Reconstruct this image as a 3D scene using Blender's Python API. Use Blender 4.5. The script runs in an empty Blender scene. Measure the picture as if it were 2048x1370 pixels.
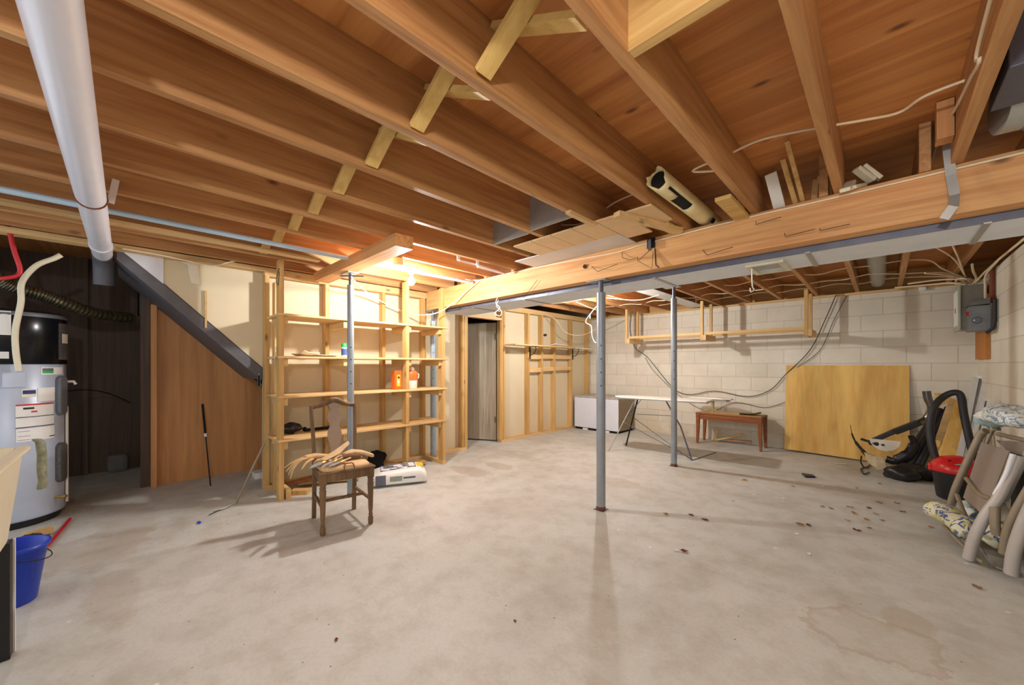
import bpy, math, random
from mathutils import Vector, Matrix
random.seed(7)
C = bpy.context.scene
COL = C.collection
# ------------------------------------------------------------------ camera, world, lights, exposure
IW, IH = 2048., 1370.
F, VX, HY, CX, H = 757., 1766., 730., 1024., 1.2
YAW = math.atan((VX - CX) / F)
sn, cs = math.sin(YAW), math.cos(YAW)
cam_d = bpy.data.cameras.new('camera'); cam = bpy.data.objects.new('camera', cam_d); COL.objects.link(cam)
cam.location = (0, 0, H); cam.rotation_euler = (math.pi / 2, 0, YAW)
cam_d.sensor_width = 36.; cam_d.lens = F / IW * 36.; cam_d.shift_y = (HY - IH / 2) / IW; cam_d.clip_start = .02
C.camera = cam
vs = C.view_settings
vs.view_transform = 'Standard'; vs.look = 'None'; vs.gamma = 1.0; vs.use_curve_mapping = False
vs.exposure = 1.34
w = bpy.data.worlds.new('room_ambient'); C.world = w; w.use_nodes = True
w.node_tree.nodes['Background'].inputs[0].default_value = (.9, .98, 1.06, 1)
w.node_tree.nodes['Background'].inputs[1].default_value = .46
BULB1 = (-3.17, 1.88, 1.985); BULB2 = (-2.68, 4.39, 2.02); FILL_BULB = (.12, -.35, 1.99)
BULB_STRENGTH = 820.
# ------------------------------------------------------------------ pixel -> point (ray meets a plane at its real distance)
def ray(px, py):
    r = (px - CX) / F; u = (HY - py) / F
    return (-sn + cs * r, cs + sn * r, u)
def AX(px, py, X):
    d = ray(px, py); t = X / d[0]; return Vector((X, d[1] * t, H + d[2] * t))
def AY(px, py, Y):
    d = ray(px, py); t = Y / d[1]; return Vector((d[0] * t, Y, H + d[2] * t))
def AZ(px, py, Z=0.):
    d = ray(px, py); t = (Z - H) / d[2]; return Vector((d[0] * t, d[1] * t, Z))
# ------------------------------------------------------------------ materials
def lin(c):
    return tuple((x / 12.92 if x <= .04045 else ((x + .055) / 1.055) ** 2.4) for x in [v / 255. for v in c]) + (1,)
MATS = {}
def base_mat(name, rough=.6, metal=0.):
    m = bpy.data.materials.new(name); m.use_nodes = True
    b = m.node_tree.nodes['Principled BSDF']; b.inputs['Roughness'].default_value = rough; b.inputs['Metallic'].default_value = metal
    MATS[name] = m
    return m, m.node_tree.nodes, m.node_tree.links, b
def noise_vec(N, L, scale):
    tc = N.new('ShaderNodeTexCoord'); mp = N.new('ShaderNodeMapping'); mp.inputs['Scale'].default_value = scale
    L.new(tc.outputs['Object'], mp.inputs['Vector']); return mp.outputs['Vector']
def ramp(N, L, src, stops):
    r = N.new('ShaderNodeValToRGB'); els = r.color_ramp.elements
    els[0].position, els[0].color = stops[0]; els[1].position, els[1].color = stops[-1]
    for p, c in stops[1:-1]:
        e = els.new(p); e.color = c
    L.new(src, r.inputs[0]); return r.outputs[0]
def mixc(N, L, fac, a, b, mode='MIX'):
    m = N.new('ShaderNodeMix'); m.data_type = 'RGBA'; m.blend_type = mode
    for inp, v in ((m.inputs[0], fac), (m.inputs[6], a), (m.inputs[7], b)):
        if hasattr(v, 'is_linked') or hasattr(v, 'links'): L.new(v, inp)
        else: inp.default_value = v
    return m.outputs[2]
def noise(N, L, vec, scale=1., detail=4., rough=.55, dist=0.):
    n = N.new('ShaderNodeTexNoise'); n.inputs['Scale'].default_value = scale; n.inputs['Detail'].default_value = detail
    n.inputs['Roughness'].default_value = rough; n.inputs['Distortion'].default_value = dist
    if vec: L.new(vec, n.inputs['Vector'])
    return n.outputs['Fac']
def bump(N, L, b, h, strength=.3, dist=.01):
    bn = N.new('ShaderNodeBump'); bn.inputs['Strength'].default_value = strength; bn.inputs['Distance'].default_value = dist
    L.new(h, bn.inputs['Height']); L.new(bn.outputs[0], b.inputs['Normal'])
def plain(name, col, rough=.6, metal=0., var=.12, scale=12., bmp=0.):
    if name in MATS: return MATS[name]
    m, N, L, b = base_mat(name, rough, metal)
    v = noise_vec(N, L, (scale,) * 3); n = noise(N, L, v)
    c = lin(col); lo = tuple(x * (1 - var) for x in c[:3]) + (1,); hi = tuple(min(1, x * (1 + var)) for x in c[:3]) + (1,)
    L.new(ramp(N, L, n, [(.3, lo), (.7, hi)]), b.inputs['Base Color'])
    if bmp: bump(N, L, b, n, bmp, .005)
    return m
def wood(name, light, dark, axis='x', rough=.6, grain=1., knots=True):
    """grain runs along the given axis"""
    m, N, L, b = base_mat(name, rough)
    k = {'x': (1.2, 26, 26), 'y': (26, 1.2, 26), 'z': (26, 26, 1.2)}[axis]
    v = noise_vec(N, L, k); n = noise(N, L, v, grain, 5, .6, .6)
    k2 = {'x': (.7, 4, 4), 'y': (4, .7, 4), 'z': (4, 4, .7)}[axis]
    v2 = noise_vec(N, L, k2); n2 = noise(N, L, v2, 1., 3)
    c1 = ramp(N, L, n, [(.3, lin(dark)), (.62, lin(light))])
    c2 = ramp(N, L, n2, [(.3, (.72, .68, .62, 1)), (.65, (1, 1, 1, 1))])
    c = mixc(N, L, 1., c1, c2, 'MULTIPLY')
    if knots:
        vk = noise_vec(N, L, {'x': (2.2, 5, 5), 'y': (5, 2.2, 5), 'z': (5, 5, 2.2)}[axis])
        vo = N.new('ShaderNodeTexVoronoi'); vo.inputs['Scale'].default_value = 1.; L.new(vk, vo.inputs['Vector'])
        f = ramp(N, L, vo.outputs['Distance'], [(.03, (1, 1, 1, 1)), (.1, (0, 0, 0, 1))])
        c = mixc(N, L, f, c, tuple(x * .35 for x in lin(dark)[:3]) + (1,))
    L.new(c, b.inputs['Base Color']); bump(N, L, b, n, .15, .002)
    return m
def M_floor():
    m, N, L, b = base_mat('concrete', .62)
    v = noise_vec(N, L, (1, 1, 1))
    n1 = noise(N, L, v, .9, 6, .6, .5); n2 = noise(N, L, v, 6., 6, .65); n3 = noise(N, L, v, 60., 3)
    c = ramp(N, L, n1, [(.28, lin((176, 172, 160))), (.5, lin((201, 202, 195))), (.75, lin((213, 214, 208)))])
    c = mixc(N, L, 1., c, ramp(N, L, n2, [(.25, (.8, .77, .72, 1)), (.55, (1, 1, 1, 1))]), 'MULTIPLY')
    c = mixc(N, L, 1., c, ramp(N, L, n3, [(.2, (.9, .9, .9, 1)), (.6, (1, 1, 1, 1))]), 'MULTIPLY')
    # scattered dark specks and white chips
    vo = N.new('ShaderNodeTexVoronoi'); vo.inputs['Scale'].default_value = 11.; L.new(v, vo.inputs['Vector'])
    f = ramp(N, L, vo.outputs['Distance'], [(.035, (.75, .75, .75, 1)), (.06, (0, 0, 0, 1))])
    c = mixc(N, L, f, c, lin((95, 80, 66)))
    vo2 = N.new('ShaderNodeTexVoronoi'); vo2.inputs['Scale'].default_value = 3.1; L.new(v, vo2.inputs['Vector'])
    f = ramp(N, L, vo2.outputs['Distance'], [(.02, (.8, .8, .8, 1)), (.04, (0, 0, 0, 1))])
    c = mixc(N, L, f, c, lin((240, 238, 232)))
    # stains with a place of their own: (x, y, rx, ry, strength, ring)
    sx = N.new('ShaderNodeSeparateXYZ'); L.new(v, sx.inputs[0])
    def math_(op, a, b_=None):
        q = N.new('ShaderNodeMath'); q.operation = op
        for i, val in enumerate((a, b_)):
            if val is None: continue
            if isinstance(val, (int, float)): q.inputs[i].default_value = val
            else: L.new(val, q.inputs[i])
        return q.outputs[0]
    wob = math_('MULTIPLY', math_('SUBTRACT', noise(N, L, v, 5., 5, .7), .5), 1.5)
    for (x, y, rx, ry, st, ring) in STAINS:
        dx = math_('DIVIDE', math_('SUBTRACT', sx.outputs[0], x), rx); dy = math_('DIVIDE', math_('SUBTRACT', sx.outputs[1], y), ry)
        d = math_('ADD', math_('SQRT', math_('ADD', math_('MULTIPLY', dx, dx), math_('MULTIPLY', dy, dy))), wob)
        s = (st, st, st, 1); z = (0, 0, 0, 1); q = (st * .25,) * 3 + (1,)
        stops = [(0., q), (.72, q), (.93, s), (1., z)] if ring else [(0., s), (.8, s), (1., z)]
        c = mixc(N, L, ramp(N, L, d, stops), c, lin((165, 146, 122)))
    L.new(c, b.inputs['Base Color'])
    bump(N, L, b, n2, .12, .01)
    return m
STAINS = []
for (px, py, rx, ry, st, ring) in [(1740, 1270, .26, .2, .5, True), (1815, 1240, .1, .12, .35, False), (940, 942, .3, .16, .45, False), (1000, 932, .22, .12, .4, False),
        (1235, 965, .32, .14, .3, False), (1020, 908, .7, .12, .25, False), (190, 1100, .35, .3, .35, False), (255, 1040, .5, .2, .3, False), (230, 1190, .35, .12, .25, False), (1395, 883, .5, .3, .3, False), (1700, 990, .6, .12, .2, False)]:
    p = AZ(px, py); STAINS.append((p.x, p.y, rx, ry, st, ring))
def M_block(name, swap):
    m, N, L, b = base_mat(name, .7)
    tc = N.new('ShaderNodeTexCoord'); s = N.new('ShaderNodeSeparateXYZ'); L.new(tc.outputs['Object'], s.inputs[0])
    cb = N.new('ShaderNodeCombineXYZ'); L.new(s.outputs[1 if swap else 0], cb.inputs[0]); L.new(s.outputs[2], cb.inputs[1])
    v = noise_vec(N, L, (1, 1, 1)); n = noise(N, L, v, 2.2, 5, .6); nf = noise(N, L, v, 45., 4)
    br = N.new('ShaderNodeTexBrick'); L.new(cb.outputs[0], br.inputs['Vector'])
    br.inputs['Scale'].default_value = 1.; br.inputs['Brick Width'].default_value = .406; br.inputs['Row Height'].default_value = .2035
    br.inputs['Mortar Size'].default_value = .005; br.inputs['Mortar Smooth'].default_value = .5; br.inputs['Bias'].default_value = 0
    br.inputs['Color1'].default_value = lin((232, 226, 210)); br.inputs['Color2'].default_value = lin((224, 217, 200)); br.inputs['Mortar'].default_value = lin((206, 196, 174))
    c = mixc(N, L, 1., br.outputs['Color'], ramp(N, L, n, [(.25, (.86, .84, .8, 1)), (.6, (1, 1, 1, 1))]), 'MULTIPLY')
    # patchy tan tone, stronger towards the floor
    wr = N.new('ShaderNodeMapRange'); wr.inputs[1].default_value = .1; wr.inputs[2].default_value = .75; wr.inputs[3].default_value = .55; wr.inputs[4].default_value = 0.
    L.new(s.outputs[2], wr.inputs[0])
    q = N.new('ShaderNodeMath'); q.operation = 'MULTIPLY'; L.new(wr.outputs[0], q.inputs[0]); L.new(ramp(N, L, n, [(.42, (0, 0, 0, 1)), (.58, (1, 1, 1, 1))]), q.inputs[1])
    c = mixc(N, L, q.outputs[0], c, lin((185, 165, 122)))
    L.new(c, b.inputs['Base Color'])
    hgt = N.new('ShaderNodeMath'); hgt.operation = 'MULTIPLY_ADD'; hgt.inputs[1].default_value = -1.; L.new(br.outputs['Fac'], hgt.inputs[0])
    q2 = N.new('ShaderNodeMath'); q2.operation = 'MULTIPLY'; q2.inputs[1].default_value = .35; L.new(nf, q2.inputs[0]); L.new(q2.outputs[0], hgt.inputs[2])
    bump(N, L, b, hgt.outputs[0], .45, .006)
    return m
def M_floral(name, base, spots):
    m, N, L, b = base_mat(name, .85)
    v = noise_vec(N, L, (1, 1, 1)); n = noise(N, L, v, 14., 2, .5, 1.5); n2 = noise(N, L, v, 19., 1, .4, 1.)
    c = ramp(N, L, n, [(.0, lin(base)), (.54, lin(base)), (.57, lin(spots[0])), (.64, lin(spots[0])), (.66, lin(base)), (1., lin(base))])
    c = mixc(N, L, ramp(N, L, n2, [(.6, (0, 0, 0, 1)), (.64, (1, 1, 1, 1))]), c, lin(spots[1]))
    L.new(c, b.inputs['Base Color']); return m
def M_emit(name, col, s):
    m, N, L, b = base_mat(name, .4)
    b.inputs['Emission Color'].default_value = col; b.inputs['Emission Strength'].default_value = s; return m
concrete = M_floor(); block_back = M_block('painted_block_back', False); block_right = M_block('painted_block_right', True)
JOIST = wood('joist_wood', (206, 156, 100), (170, 114, 66), 'y')
JOISTX = wood('blocking_wood', (220, 180, 112), (192, 146, 84), 'x', knots=False)
BEAM = wood('beam_wood', (238, 184, 122), (208, 142, 84), 'x')
PLY = wood('subfloor_plywood', (224, 156, 88), (188, 116, 58), 'x', grain=.5)
STUD = wood('stud_pine', (224, 184, 118), (200, 154, 88), 'z')
PINEX = wood('pine_x', (232, 198, 138), (212, 172, 108), 'x'); PINEY = wood('pine_y', (236, 200, 144), (216, 174, 112), 'y')
BRIDGE = wood('bridging_pine', (226, 190, 116), (206, 164, 90), 'x', knots=False)
PANELB = wood('brown_plywood', (212, 152, 94), (184, 126, 72), 'z', grain=.6, knots=False)
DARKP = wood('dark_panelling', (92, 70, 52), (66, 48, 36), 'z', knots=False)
SHEETPLY = wood('golden_plywood', (242, 202, 114), (228, 176, 86), 'z', grain=.5, knots=False)
DOORW = wood('grey_oak_door', (200, 188, 166), (166, 152, 130), 'z', grain=1.3, knots=False)
CHAIRW = wood('worn_walnut', (132, 100, 64), (98, 70, 42), 'z', knots=False)
BENCHW = wood('cherry_bench', (158, 92, 44), (122, 64, 28), 'x', knots=False)
drywall = plain('cream_drywall', (218, 204, 172), .8, var=.03, scale=3)
whitewall = plain('white_painted_board', (214, 214, 220), .7, var=.03)
greypaint = plain('dark_grey_paint', (92, 90, 94), .55)
galv = plain('galvanised_steel', (172, 172, 166), .42, .55, var=.1, scale=9)
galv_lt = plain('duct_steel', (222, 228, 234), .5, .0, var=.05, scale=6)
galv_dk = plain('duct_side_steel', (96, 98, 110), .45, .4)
sheet = plain('sheet_steel_pan', (206, 204, 200), .5, .2, var=.06, scale=5)
fibre = plain('tan_fibreboard', (222, 186, 138), .8, var=.05)
post_paint = plain('grey_blue_post_paint', (150, 156, 162), .4, .3, var=.08, scale=8)
rust = plain('rust', (122, 66, 38), .8); black = plain('black_plastic', (26, 25, 26), .4); rubber = plain('black_rubber', (34, 33, 34), .55)
blackm = plain('black_metal', (30, 28, 27), .35, .5)
pvc = plain('white_pvc', (226, 224, 232), .25, var=.02); bluepipe = plain('pale_blue_pipe', (172, 196, 212), .4, var=.03)
cable = plain('cream_cable', (236, 214, 178), .5, var=.05); whitec = plain('white_cable', (240, 234, 220), .45, var=.03)
dkcable = plain('dark_grey_cable', (96, 90, 80), .6)
porcelain = plain('white_porcelain', (240, 236, 226), .25, var=.02)
redp = plain('red_plastic', (214, 34, 34), .3, var=.05); orange = plain('orange_plastic', (238, 112, 40), .45, var=.04)
white = plain('white_plastic', (242, 240, 236), .4, var=.02); green = plain('green_plastic', (46, 186, 92), .4); yellow = plain('yellow_print', (238, 206, 60), .5)
blue = plain('blue_plastic', (28, 66, 196), .35, var=.05); navy = plain('navy_print', (40, 50, 110), .5)
paper = plain('white_paper', (236, 228, 206), .8, var=.04); ink = plain('grey_ink', (104, 108, 124), .7); inkdk = plain('dark_ink', (40, 40, 46), .7)
applw = plain('appliance_white', (222, 226, 236), .35, var=.02); applt = plain('appliance_lid_grey', (176, 170, 158), .45); appls = plain('appliance_side', (140, 122, 96), .5)
tank = plain('tank_grey', (186, 196, 214), .35, .1, var=.02); shroud = plain('glossy_black_shell', (24, 25, 30), .22, .3)
coverg = plain('grey_cover', (104, 108, 116), .45); coverd = plain('dark_speckled_cover', (84, 82, 82), .6, var=.4, scale=90)
brass = plain('brass', (196, 156, 74), .35, .8); chrome = plain('chrome', (190, 190, 190), .18, .95)
tubp = plain('cream_tub_plastic', (228, 218, 190), .45, var=.03); cloth = plain('grey_rag', (128, 130, 108), .9, var=.4, scale=40, bmp=.8)
leather = plain('tan_glove', (206, 168, 116), .8, var=.15, scale=20); leather2 = plain('pale_glove', (214, 184, 140), .8, var=.1, scale=20); gloved = plain('brown_glove', (112, 78, 50), .8, var=.2)
seatpad = plain('tan_seat_pad', (222, 182, 134), .75, var=.08); bristle = plain('grey_bristle', (150, 148, 144), .7, var=.3, scale=60)
meshf = plain('taupe_mesh_fabric', (146, 132, 118), .85, var=.06, scale=80); tube_grey = plain('grey_tube', (186, 180, 172), .45, .1, var=.04); tube_taupe = plain('taupe_tube', (150, 136, 112), .45, .2, var=.06)
leafm = plain('dry_leaf', (168, 122, 72), .8, var=.3, scale=40); leafr = plain('red_leaf', (120, 48, 26), .7, var=.3, scale=40)
foam = plain('old_foam', (232, 214, 160), .7, var=.1, scale=8); glassp = plain('pale_guard', (214, 206, 186), .3); darkbag = plain('black_bag', (34, 32, 32), .35, var=.2)
redhose = plain('red_hose', (196, 34, 44), .4); twine = plain('frosted_strap', (234, 228, 222), .6); soot = plain('soot_black', (14, 12, 12), .9)
floral = M_floral('blue_flower_cushion', (226, 222, 188), ((74, 100, 150), (206, 204, 120))); floral2 = M_floral('pale_flower_cushion', (232, 232, 224), ((120, 150, 176), (186, 196, 180)))
alum = plain('white_aluminium', (226, 226, 226), .35, .2, var=.03); screenm = plain('grey_screen', (128, 124, 116), .8)
bulbm = M_emit('lit_bulb', (.99, .98, .975, 1), BULB_STRENGTH); bulbs = M_emit('fill_bulb_glow', (.99, .98, .975, 1), BULB_STRENGTH * .66)
flex = plain('flex_foil', (120, 116, 92), .35, .7, var=.3, scale=30)
# ------------------------------------------------------------------ mesh helpers
class MB:
    def __init__(s): s.v = []; s.f = []; s.sm = []
    def add(s, vs_, fs, smooth=False):
        o = len(s.v); s.v += [tuple(v) for v in vs_]; s.f += [tuple(i + o for i in f) for f in fs]; s.sm += [smooth] * len(fs); return s
    def box(s, x0, x1, y0, y1, z0, z1):
        if x0 > x1: x0, x1 = x1, x0
        if y0 > y1: y0, y1 = y1, y0
        if z0 > z1: z0, z1 = z1, z0
        return s.add([(x0, y0, z0), (x1, y0, z0), (x1, y1, z0), (x0, y1, z0), (x0, y0, z1), (x1, y0, z1), (x1, y1, z1), (x0, y1, z1)],
                     [(0, 3, 2, 1), (4, 5, 6, 7), (0, 1, 5, 4), (1, 2, 6, 5), (2, 3, 7, 6), (3, 0, 4, 7)])
    def beam(s, p, q, w_, h_, up=(0, 0, 1)):
        """bar from p to q, w_ sideways, h_ along up"""
        p = Vector(p); q = Vector(q); d = (q - p).normalized(); u = Vector(up)
        if abs(d.dot(u)) > .98: u = Vector((1, 0, 0))
        r = d.cross(u).normalized(); u = r.cross(d).normalized()
        vs_ = []
        for c in (p, q):
            for a, b in ((-1, -1), (1, -1), (1, 1), (-1, 1)): vs_.append(c + r * (a * w_ / 2) + u * (b * h_ / 2))
        return s.add(vs_, [(0, 1, 2, 3), (7, 6, 5, 4), (0, 4, 5, 1), (1, 5, 6, 2), (2, 6, 7, 3), (3, 7, 4, 0)])
    def tube(s, pts, r, n=8, flat=1., closed=False, up=None):
        """swept round tube; r a number or one per point; flat squashes it"""
        pts = [Vector(p) for p in pts]; rs = r if isinstance(r, (list, tuple)) else [r] * len(pts)
        prev = None; vs_ = []
        for i, p in enumerate(pts):
            a = pts[max(i - 1, 0)]; b = pts[min(i + 1, len(pts) - 1)]; d = (b - a).normalized()
            if prev is None:
                u = Vector(up) if up else (Vector((0, 0, 1)) if abs(d.z) < .9 else Vector((1, 0, 0)))
                prev = u
            x = d.cross(prev).normalized(); y = x.cross(d).normalized(); prev = y
            for k in range(n):
                t = 2 * math.pi * k / n; vs_.append(p + x * math.cos(t) * rs[i] + y * math.sin(t) * rs[i] * flat)
        m = len(pts); fs = [(i * n + k, i * n + (k + 1) % n, (i + 1) * n + (k + 1) % n, (i + 1) * n + k) for i in range(m - 1) for k in range(n)]
        s.add(vs_, fs, True)
        s.add(vs_[:n], [tuple(range(n))[::-1]]); s.add(vs_[-n:], [tuple(range(n))]); return s
    def lathe(s, c, prof, n=24, axis='z', cap=True):
        """prof: (radius, height) list"""
        vs_ = []; c = Vector(c)
        for (r, h) in prof:
            for k in range(n):
                t = 2 * math.pi * k / n; a, b = r * math.cos(t), r * math.sin(t)
                vs_.append(c + Vector({'z': (a, b, h), 'x': (h, a, b), 'y': (b, h, a)}[axis]))
        m = len(prof); s.add(vs_, [(i * n + k, i * n + (k + 1) % n, (i + 1) * n + (k + 1) % n, (i + 1) * n + k) for i in range(m - 1) for k in range(n)], True)
        if cap: s.add(vs_[:n], [tuple(range(n))[::-1]]); s.add(vs_[-n:], [tuple(range(n))])
        return s
    def slab(s, poly, th):
        """polygon (3D points) given a thickness vector"""
        poly = [Vector(p) for p in poly]; th = Vector(th); n = len(poly)
        return s.add(poly + [p + th for p in poly], [tuple(range(n))[::-1], tuple(range(n, 2 * n))] + [(k, (k + 1) % n, n + (k + 1) % n, n + k) for k in range(n)])
    def loft(s, rings, cap=True, smooth=True):
        n = len(rings[0]); vs_ = [p for r in rings for p in r]
        s.add(vs_, [(i * n + k, i * n + (k + 1) % n, (i + 1) * n + (k + 1) % n, (i + 1) * n + k) for i in range(len(rings) - 1) for k in range(n)], smooth)
        if cap: s.add(rings[0], [tuple(range(n))[::-1]]); s.add(rings[-1], [tuple(range(n))])
        return s
    def blob(s, c, rx, ry, rz, seed=0, amp=.15, nu=18, nv=10, fr=3.):
        rnd = random.Random(seed); ph = [rnd.uniform(0, 6.28) for _ in range(6)]; vs_ = []; c = Vector(c)
        for j in range(nv + 1):
            th = math.pi * j / nv
            for i in range(nu):
                t = 2 * math.pi * i / nu
                k = 1 + amp * (math.sin(fr * t + ph[0]) * math.sin(2 * th + ph[1]) + .6 * math.sin(2 * fr * t + ph[2] + 3 * th) + .4 * math.sin(5 * th + ph[3] + t))
                vs_.append(c + Vector((rx * math.sin(th) * math.cos(t) * k, ry * math.sin(th) * math.sin(t) * k, -rz * math.cos(th) * (1 + (k - 1) * .5))))
        return s.add(vs_, [(j * nu + i, j * nu + (i + 1) % nu, (j + 1) * nu + (i + 1) % nu, (j + 1) * nu + i) for j in range(nv) for i in range(nu)], True)
    def build(s, name, m, parent=None, bevel=0., local=False):
        me = bpy.data.meshes.new(name); me.from_pydata(s.v, [], s.f); me.validate()
        if len(me.polygons) == len(s.sm): me.polygons.foreach_set('use_smooth', s.sm)
        import bmesh
        b = bmesh.new(); b.from_mesh(me); bmesh.ops.recalc_face_normals(b, faces=b.faces); b.to_mesh(me); b.free()
        me.materials.append(m); me.update()
        o = bpy.data.objects.new(name, me); COL.objects.link(o)
        if parent:
            o.parent = parent
            if not local:
                q = parent; off = Vector((0, 0, 0))
                while q: off += q.location; q = q.parent
                o.location = -off
        if bevel:
            md = o.modifiers.new('bevel', 'BEVEL'); md.width = bevel; md.segments = 2; md.limit_method = 'ANGLE'
        return o
def tag(o, label=None, cat=None, group=None, kind=None):
    for k, v in (('label', label), ('category', cat), ('group', group), ('kind', kind)):
        if v: o[k] = v
    return o
def thing(name, label, cat, loc=(0, 0, 0), rz=0, group=None):
    o = bpy.data.objects.new(name, None); COL.objects.link(o); o.location = loc; o.rotation_euler = (0, 0, rz); o.empty_display_size = .05
    return tag(o, label, cat, group)
def B(): return MB()
def smooth_path(pts, k=6):
    """Catmull-Rom through points"""
    P = [Vector(p) for p in pts]; P = [P[0] * 2 - P[1]] + P + [P[-1] * 2 - P[-2]]; out = []
    for i in range(1, len(P) - 2):
        for j in range(k):
            t = j / k; a, b, c, d = P[i - 1], P[i], P[i + 1], P[i + 2]
            out.append(.5 * ((2 * b) + (c - a) * t + (2 * a - 5 * b + 4 * c - d) * t * t + (3 * b - a - 3 * c + d) * t ** 3))
    out.append(P[-2]); return out
def text_mesh(name, body, size, m, parent, origin, xdir, ydir):
    """flat lettering; origin is its centre, xdir reading direction, ydir up"""
    cu = bpy.data.curves.new(name, 'FONT'); cu.body = body; cu.size = size; cu.extrude = .0004; cu.align_x = 'CENTER'; cu.align_y = 'CENTER'
    t = bpy.data.objects.new(name, cu); COL.objects.link(t); dg = bpy.context.evaluated_depsgraph_get()
    me = bpy.data.meshes.new_from_object(t.evaluated_get(dg)); bpy.data.objects.remove(t)
    x = Vector(xdir).normalized(); z = x.cross(Vector(ydir)).normalized(); y = z.cross(x)
    mt = Matrix((x, y, z)).transposed().to_4x4(); mt.translation = Vector(origin); me.transform(mt)
    me.materials.clear(); me.materials.append(m); o = bpy.data.objects.new(name, me); COL.objects.link(o)
    o.parent = parent; o.location = -parent.location; return o
# ------------------------------------------------------------------ setting
YB, XR, ZJ, ZS = 6.6, .75, 2.135, 2.37
WX = -4.22                                  # front face of the framed partition
def struct(name, mb, m, **k): return tag(mb.build(name, m, **k), kind='structure')
struct('floor', B().box(-6.4, .95, -1.7, YB + .2, -.12, 0), concrete)
struct('ceiling', B().box(-6.4, .95, -1.7, YB + .2, ZS, ZS + .03), PLY)
struct('wall_back', B().box(-4.31, .95, YB, YB + .2, 0, ZJ - .03), block_back)
struct('wall_right', B().box(XR, .95, -1.7, YB, 0, ZJ - .03), block_right)
tr = struct('trim_1', B().box(-4.3, XR + .1, YB - .03, YB + .14, ZJ - .03, ZJ), PINEX)       # sill plate on the block wall
struct('trim_2', B().box(-4.3, .95, YB + .1, YB + .14, ZJ, ZS), JOISTX)
struct('trim_6', B().box(.90, .95, -1.7, YB + .14, ZJ - .031, ZS), JOIST)  # rim board added to stop ambient light leaking in over the right wall
# framed partition: sheets of drywall seen between studs
wl = B()
wl.box(WX - .1, WX - .09, .93, 3.36, 0, ZJ - .08); wl.box(WX - .1, WX - .09, 4.1, YB, 0, ZJ - .08); wl.box(WX - .1, WX - .09, 3.36, 4.1, 1.93, ZJ - .08)
zs = lambda y: 2.02 - (y + .03) * 1.005          # underside line of the stair slope
wl.slab([(WX - .1, .22, ZJ - .041), (WX - .1, .93, ZJ - .041), (WX - .1, .93, zs(.93) + .12), (WX - .1, .22, zs(.22) + .12)], (.01, 0, 0))
wall_l = struct('wall_left', wl, drywall)
YS = [1.5, 2.14, 2.69, 3.33, 3.372, 4.09, 4.135, 4.71, 5.06, 5.41, 5.93, 6.5]
for y in [.95] + YS:
    B().box(WX - .09, WX, y - .019, y + .019, .038, ZJ - .076).build('wall_stud', STUD, wall_l, bevel=.002)
B().box(WX - .09, WX, .93, YB, ZJ - .076, ZJ - .04).build('top_plate', PINEY, wall_l); B().box(WX - .1, WX + .004, -.9, YB, ZJ - .04, ZJ - .001).build('top_plate', PINEY, wall_l)
B().box(WX - .09, WX, .93, 3.39, 0, .038).build('bottom_plate', PINEY, wall_l); B().box(WX - .09, WX, 4.075, YB, 0, .038).build('bottom_plate', PINEY, wall_l)
B().box(WX - .09, WX, 3.39, 4.075, 1.89, 1.93).build('door_header', PINEY, wall_l)
for (a, b, z0, z1) in ((4.73, 5.04, 1.30, 1.375), (4.73, 5.04, 1.075, 1.15), (5.08, 5.39, 1.31, 1.385), (5.08, 5.39, 1.09, 1.165), (5.43, 5.91, 1.31, 1.38), (5.43, 5.91, 1.1, 1.17)):
    B().box(WX - .09, WX - .002, a, b, z0, z1).build('blocking', PINEY, wall_l)
B().slab([(WX - .086, -.05, ZJ - .041), (WX - .086, .22, ZJ - .041), (WX - .086, .22, zs(.22) + .11), (WX - .086, -.02, zs(-.02) + .09)], (.012, 0, 0)).build('painted_end_board', whitewall, wall_l)
B().box(WX - .095, WX - .07, .49, .505, 1.53, 1.86).build('edge_strip', PINEX, wall_l)
# rooms beyond
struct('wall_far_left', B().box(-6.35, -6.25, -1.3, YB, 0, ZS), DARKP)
struct('wall_ambient_block', B().box(-6.25, -4.9, -1.35, -1.25, 0, ZS), DARKP)  # unseen partition added to keep ambient light out of the dark recess
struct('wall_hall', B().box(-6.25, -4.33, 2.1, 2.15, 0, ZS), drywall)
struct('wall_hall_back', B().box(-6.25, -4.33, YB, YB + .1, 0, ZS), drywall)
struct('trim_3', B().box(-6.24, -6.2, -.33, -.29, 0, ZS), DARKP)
# ------------------------------------------------------------------ ceiling joists
ords = ['first', 'second', 'third', 'fourth', 'fifth', 'sixth', 'seventh', 'eighth', 'ninth', 'tenth', 'eleventh', 'twelfth', 'thirteenth']
near_x = [.245, -.172, -.565, -.968, -1.372, -1.776, -2.18, -2.585, -2.99, -3.395, -3.80, -4.165]
for i, x in enumerate(near_x):
    o = B().box(x - .02, x + .02, -1.7, 2.84, ZJ, ZS).build('floor_joist', JOIST, bevel=.002)
    tag(o, 'joist before the main beam, %s counting leftward from the steel strap' % ords[i], 'joist', 'near ceiling joists')
far_x = [.53, .145, -.235, -.635, -1.04, -1.43, -1.83, -2.235, -2.64, -3.05, -3.45, -3.86]
for i, x in enumerate(far_x):
    o = B().box(x - .02, x + .02, 2.70, YB, ZJ, ZS).build('floor_joist', JOIST, bevel=.002)
    tag(o, 'joist beyond the main beam, %s counting leftward from the right wall' % ords[i], 'joist', 'far ceiling joists')
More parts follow.
